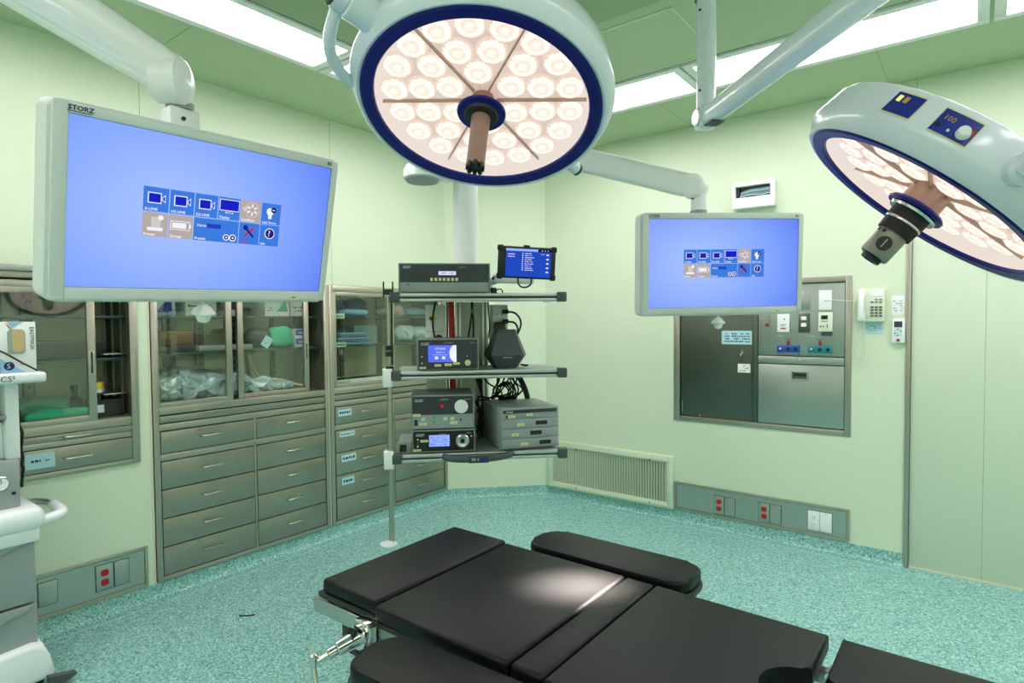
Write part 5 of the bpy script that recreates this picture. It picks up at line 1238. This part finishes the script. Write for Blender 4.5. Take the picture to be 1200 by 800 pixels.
# ------------------------------------------------------------------ anaesthesia machine at the left edge
AX = T(-3.05, 0, 0) @ RZ(90)     # local x along +Y, front face at local y = 0
t = Thing('anesthesia_machine', 'white and grey anaesthesia machine with drawers at the left edge', 'anaesthesia machine', AX, (.35, .15, 0))
b = MB(); b.prism([(-.10, .06), (-.10, .14), (.70, .20), (.735, .19), (.755, .14), (.775, .06), (.76, .04), (-.1, .04)], -.06, .38, None, .02, 'Y', None, 3); t.part('base', b, 'an_white', None, None, 50)
for x in (.02, .70):
    for y in (-.02, .34):
        c = MB(); c.cyl((x, y - .014, .04), (x, y + .014, .04), .04, None, None, 20, .004); t.part('caster', c, 'black')
c = MB(); c.prism([(.74, .010), (.80, .012), (.84, .030), (.835, .040), (.78, .05), (.74, .06)], -.085, -.055, None, .003); t.part('brake_pedal', c, 'dgrey')
b = MB(); b.box(-.08, .722, .02, .38, .19, .63, None, .01); t.part('drawer_housing', b, 'an_grey')
for z0, z1 in ((.150, .352), (.362, .626)):
    d = t.part('drawer', MB().box(-.06, .726, -.020, .03, z0, z1, None, .008), 'an_grey')
    hp = MB(); hp.prism([(.40, z1 - .055), (.58, z1 - .050), (.70, z1 - .012), (.722, z1 + .004), (.40, z1 + .004)], -.036, -.016, None, .004); t.part('handle', hp, 'unit_lt', d)
b = MB(); b.box(-.12, .755, -.075, .36, .665, .758, None, .035, None, 4); b.box(-.10, .738, -.055, .34, .615, .675, None, .012); t.part('worktop', b, 'an_white', None, None, 50)
g = MB(); g.tube([(.70, -.02, .685), (.78, -.02, .690), (.825, .0, .695), (.838, .05, .698), (.838, .16, .70)], .022, 'an_white', 16, 2); g.tube([(.838, .16, .70), (.838, .24, .70), (.80, .30, .70), (.74, .32, .70)], .014, 'alu', 12, 2); t.part('grip', g)
b = MB(); b.box(-.10, .690, .0, .36, .758, .950, None, .006); b.cyl((.628, -.006, .862), (.628, .004, .862), .030, None, 'chrome', 24, .002); b.cyl((.628, -.008, .862), (.628, -.004, .862), .024, None, 'paper', 24); b.box(.628 - .001, .629, -.009, -.0075, .862, .882, 'black'); b.cyl((.668, -.004, .818), (.668, .002, .818), .007, None, 'black', 12); t.part('gauge_panel', b, 'an_grey')
b = MB(); b.box(.655, .700, .02, .36, .95, 1.262, 'an_white', .006); b.box(-.10, .655, .20, .36, .95, 1.262, 'an_white'); b.box(.10, .655, .06, .2, .95, 1.10, 'an_white', .006); b.box(.48, .645, .05, .07, 1.135, 1.15, 'dgrey'); b.box(-.10, .66, .02, .2, 1.115, 1.13, 'an_grey', .003); b.box(.708, .728, .16, .2, .94, 1.25, 'black', .004); t.part('upper_housing', b)
b = MB(); b.box(-.14, .782, -.035, .37, 1.258, 1.300, None, .012, None, 3); t.part('top_shelf', b, 'an_white')
k = MB(); k.text('Avance CS²', .032, T(.528, -.0355, 1.268), M['ink'], .0003); t.part('lettering', k)

t = Thing('tissue_box', 'white and pale blue dispenser carton on the anaesthesia machine shelf', 'box', AX, (.70, .05, 1.300))
b = MB(); b.box(.640, .757, .0, .12, 1.3005, 1.505, 'paper', .002); b.prism([(.640, 1.301), (.720, 1.301), (.640, 1.36)], -.001, .001, 'box_lblue'); b.prism([(.665, 1.504), (.72, 1.504), (.68, 1.482)], -.001, .001, 'box_lblue'); b.prism([(.660, 1.500), (.672, 1.488), (.682, 1.470), (.67, 1.482)], -.0012, .001, 'red_ink'); b.box(.634, .6405, .0, .12, 1.301, 1.504, 'box_blue')
t.part('carton', b)
o = MB(); o.prism(rrect(.665, .722, 1.375, 1.475, .016), -.0022, .001, 'unit_lt'); o.prism(rrect(.680, .718, 1.385, 1.472, .008), -.0030, .001, 'tan'); t.part('opening', o)
k = MB(); k.lathe([(0, .0015), (.017, .0015), (.017, 0)], 'navy_ink', 24, T(.668, -.0008, 1.328) @ RX(90)); k.text('S', .027, T(.660, -.0026, 1.319), M['white_ink'], .0002); t.part('emblem', k); k = MB()
k.text('EASYMASK', .020, T(.738, -.0008, 1.485) @ RY(90), M['ink'], .0003); t.part('lettering', k)
mb = MB().tube([(.60, -.02, 1.402), (.64, -.016, 1.392), (.70, -.012, 1.345), (.756, -.015, 1.305)], .0035, 'black', 8, 1)
for x, z in ((.66, 1.377), (.707, 1.338)): mb.cyl((x - .003, -.0135, z + .002), (x + .003, -.0135, z - .002), .0046, None, 'brown', 8)
single('lead_cord', mb, None, 'thin black cord lying across the front of the carton', 'cord', AX, (.75, -.01, 1.302))
mb = MB()
rr = random.Random(3); pts = [(.745 + rr.uniform(-.006, .006), .21 + rr.uniform(-.01, .01), 1.13 - k * .02) for k in range(18)]
mb.tube(pts, .006, None, 8, 1); single('hanging_cord', mb, 'black_rub', 'kinked black cord hanging beside the anaesthesia machine', 'cord', AX, (.745, .21, .79))
mb = MB().tube([(-2.955, 1.535, .003), (-2.945, 1.528, .004), (-2.935, 1.545, .003), (-2.915, 1.560, .003), (-2.90, 1.585, .003)], .0035, None, 6, 2); single('thread_scrap', mb, 'black_rub', 'small dark scrap of thread lying on the open floor', 'thread', WORLD, (-2.93, 1.55, 0))

# ------------------------------------------------------------------ lamps' own light
def spot(name, frame, target, power, size, blend, color, parent):
    l = bpy.data.lights.new(name, 'SPOT'); l.energy = power; l.spot_size = R(size); l.spot_blend = blend; l.color = color; l.shadow_soft_size = .05
    o = bpy.data.objects.new(name, l); COL.objects.link(o)
    o.parent = parent
    p = frame @ Vector((0, 0, -.20)); dirw = (Vector(target) - p).normalized()
    loc = frame.inverted() @ p
    q = frame.to_3x3().inverted() @ dirw
    o.matrix_basis = T(*loc) @ (q.to_track_quat('-Z', 'Y').to_matrix().to_4x4())
    return o
spot('lamp_beam', F2, (-.815, 1.325, .8), 6200, 11, 1.0, (1, .82, .71), t2l.o)

# ------------------------------------------------------------------ world, camera, view
w = bpy.data.worlds.new('World'); SC.world = w; w.use_nodes = True
w.node_tree.nodes['Background'].inputs['Color'].default_value = (.6, .7, .6, 1)
w.node_tree.nodes['Background'].inputs['Strength'].default_value = 0.15

cd = bpy.data.cameras.new('Camera'); cam = bpy.data.objects.new('Camera', cd); COL.objects.link(cam)
VA, VB = (1144.0, 372.0), (-313.0, 384.0)
foc = math.sqrt(-((VA[0] - 600) * (VB[0] - 600) + (VA[1] - 400) * (VB[1] - 400)))
ya = Vector((VA[0] - 600, -(VA[1] - 400), -foc)).normalized(); xa = -Vector((VB[0] - 600, -(VB[1] - 400), -foc)).normalized(); za = xa.cross(ya)
Rm = Matrix((xa, ya, za)).to_4x4()      # rows: world axes in camera space -> columns: camera axes in world
cam.matrix_world = T(0, 0, 1.49) @ Rm
cd.sensor_width = 36; cd.lens = foc / 1200 * 36; cd.clip_start = .02; cd.clip_end = 60
SC.camera = cam
vs = SC.view_settings
vs.view_transform = 'Standard'; vs.look = 'None'; vs.gamma = 1; vs.use_curve_mapping = False
vs.exposure = 0.06
cy = SC.cycles
cy.max_bounces = 8; cy.diffuse_bounces = 5; cy.glossy_bounces = 4; cy.transparent_max_bounces = 12
cy.sample_clamp_indirect = 6; cy.use_denoising = True; cy.caustics_reflective = False; cy.caustics_refractive = False
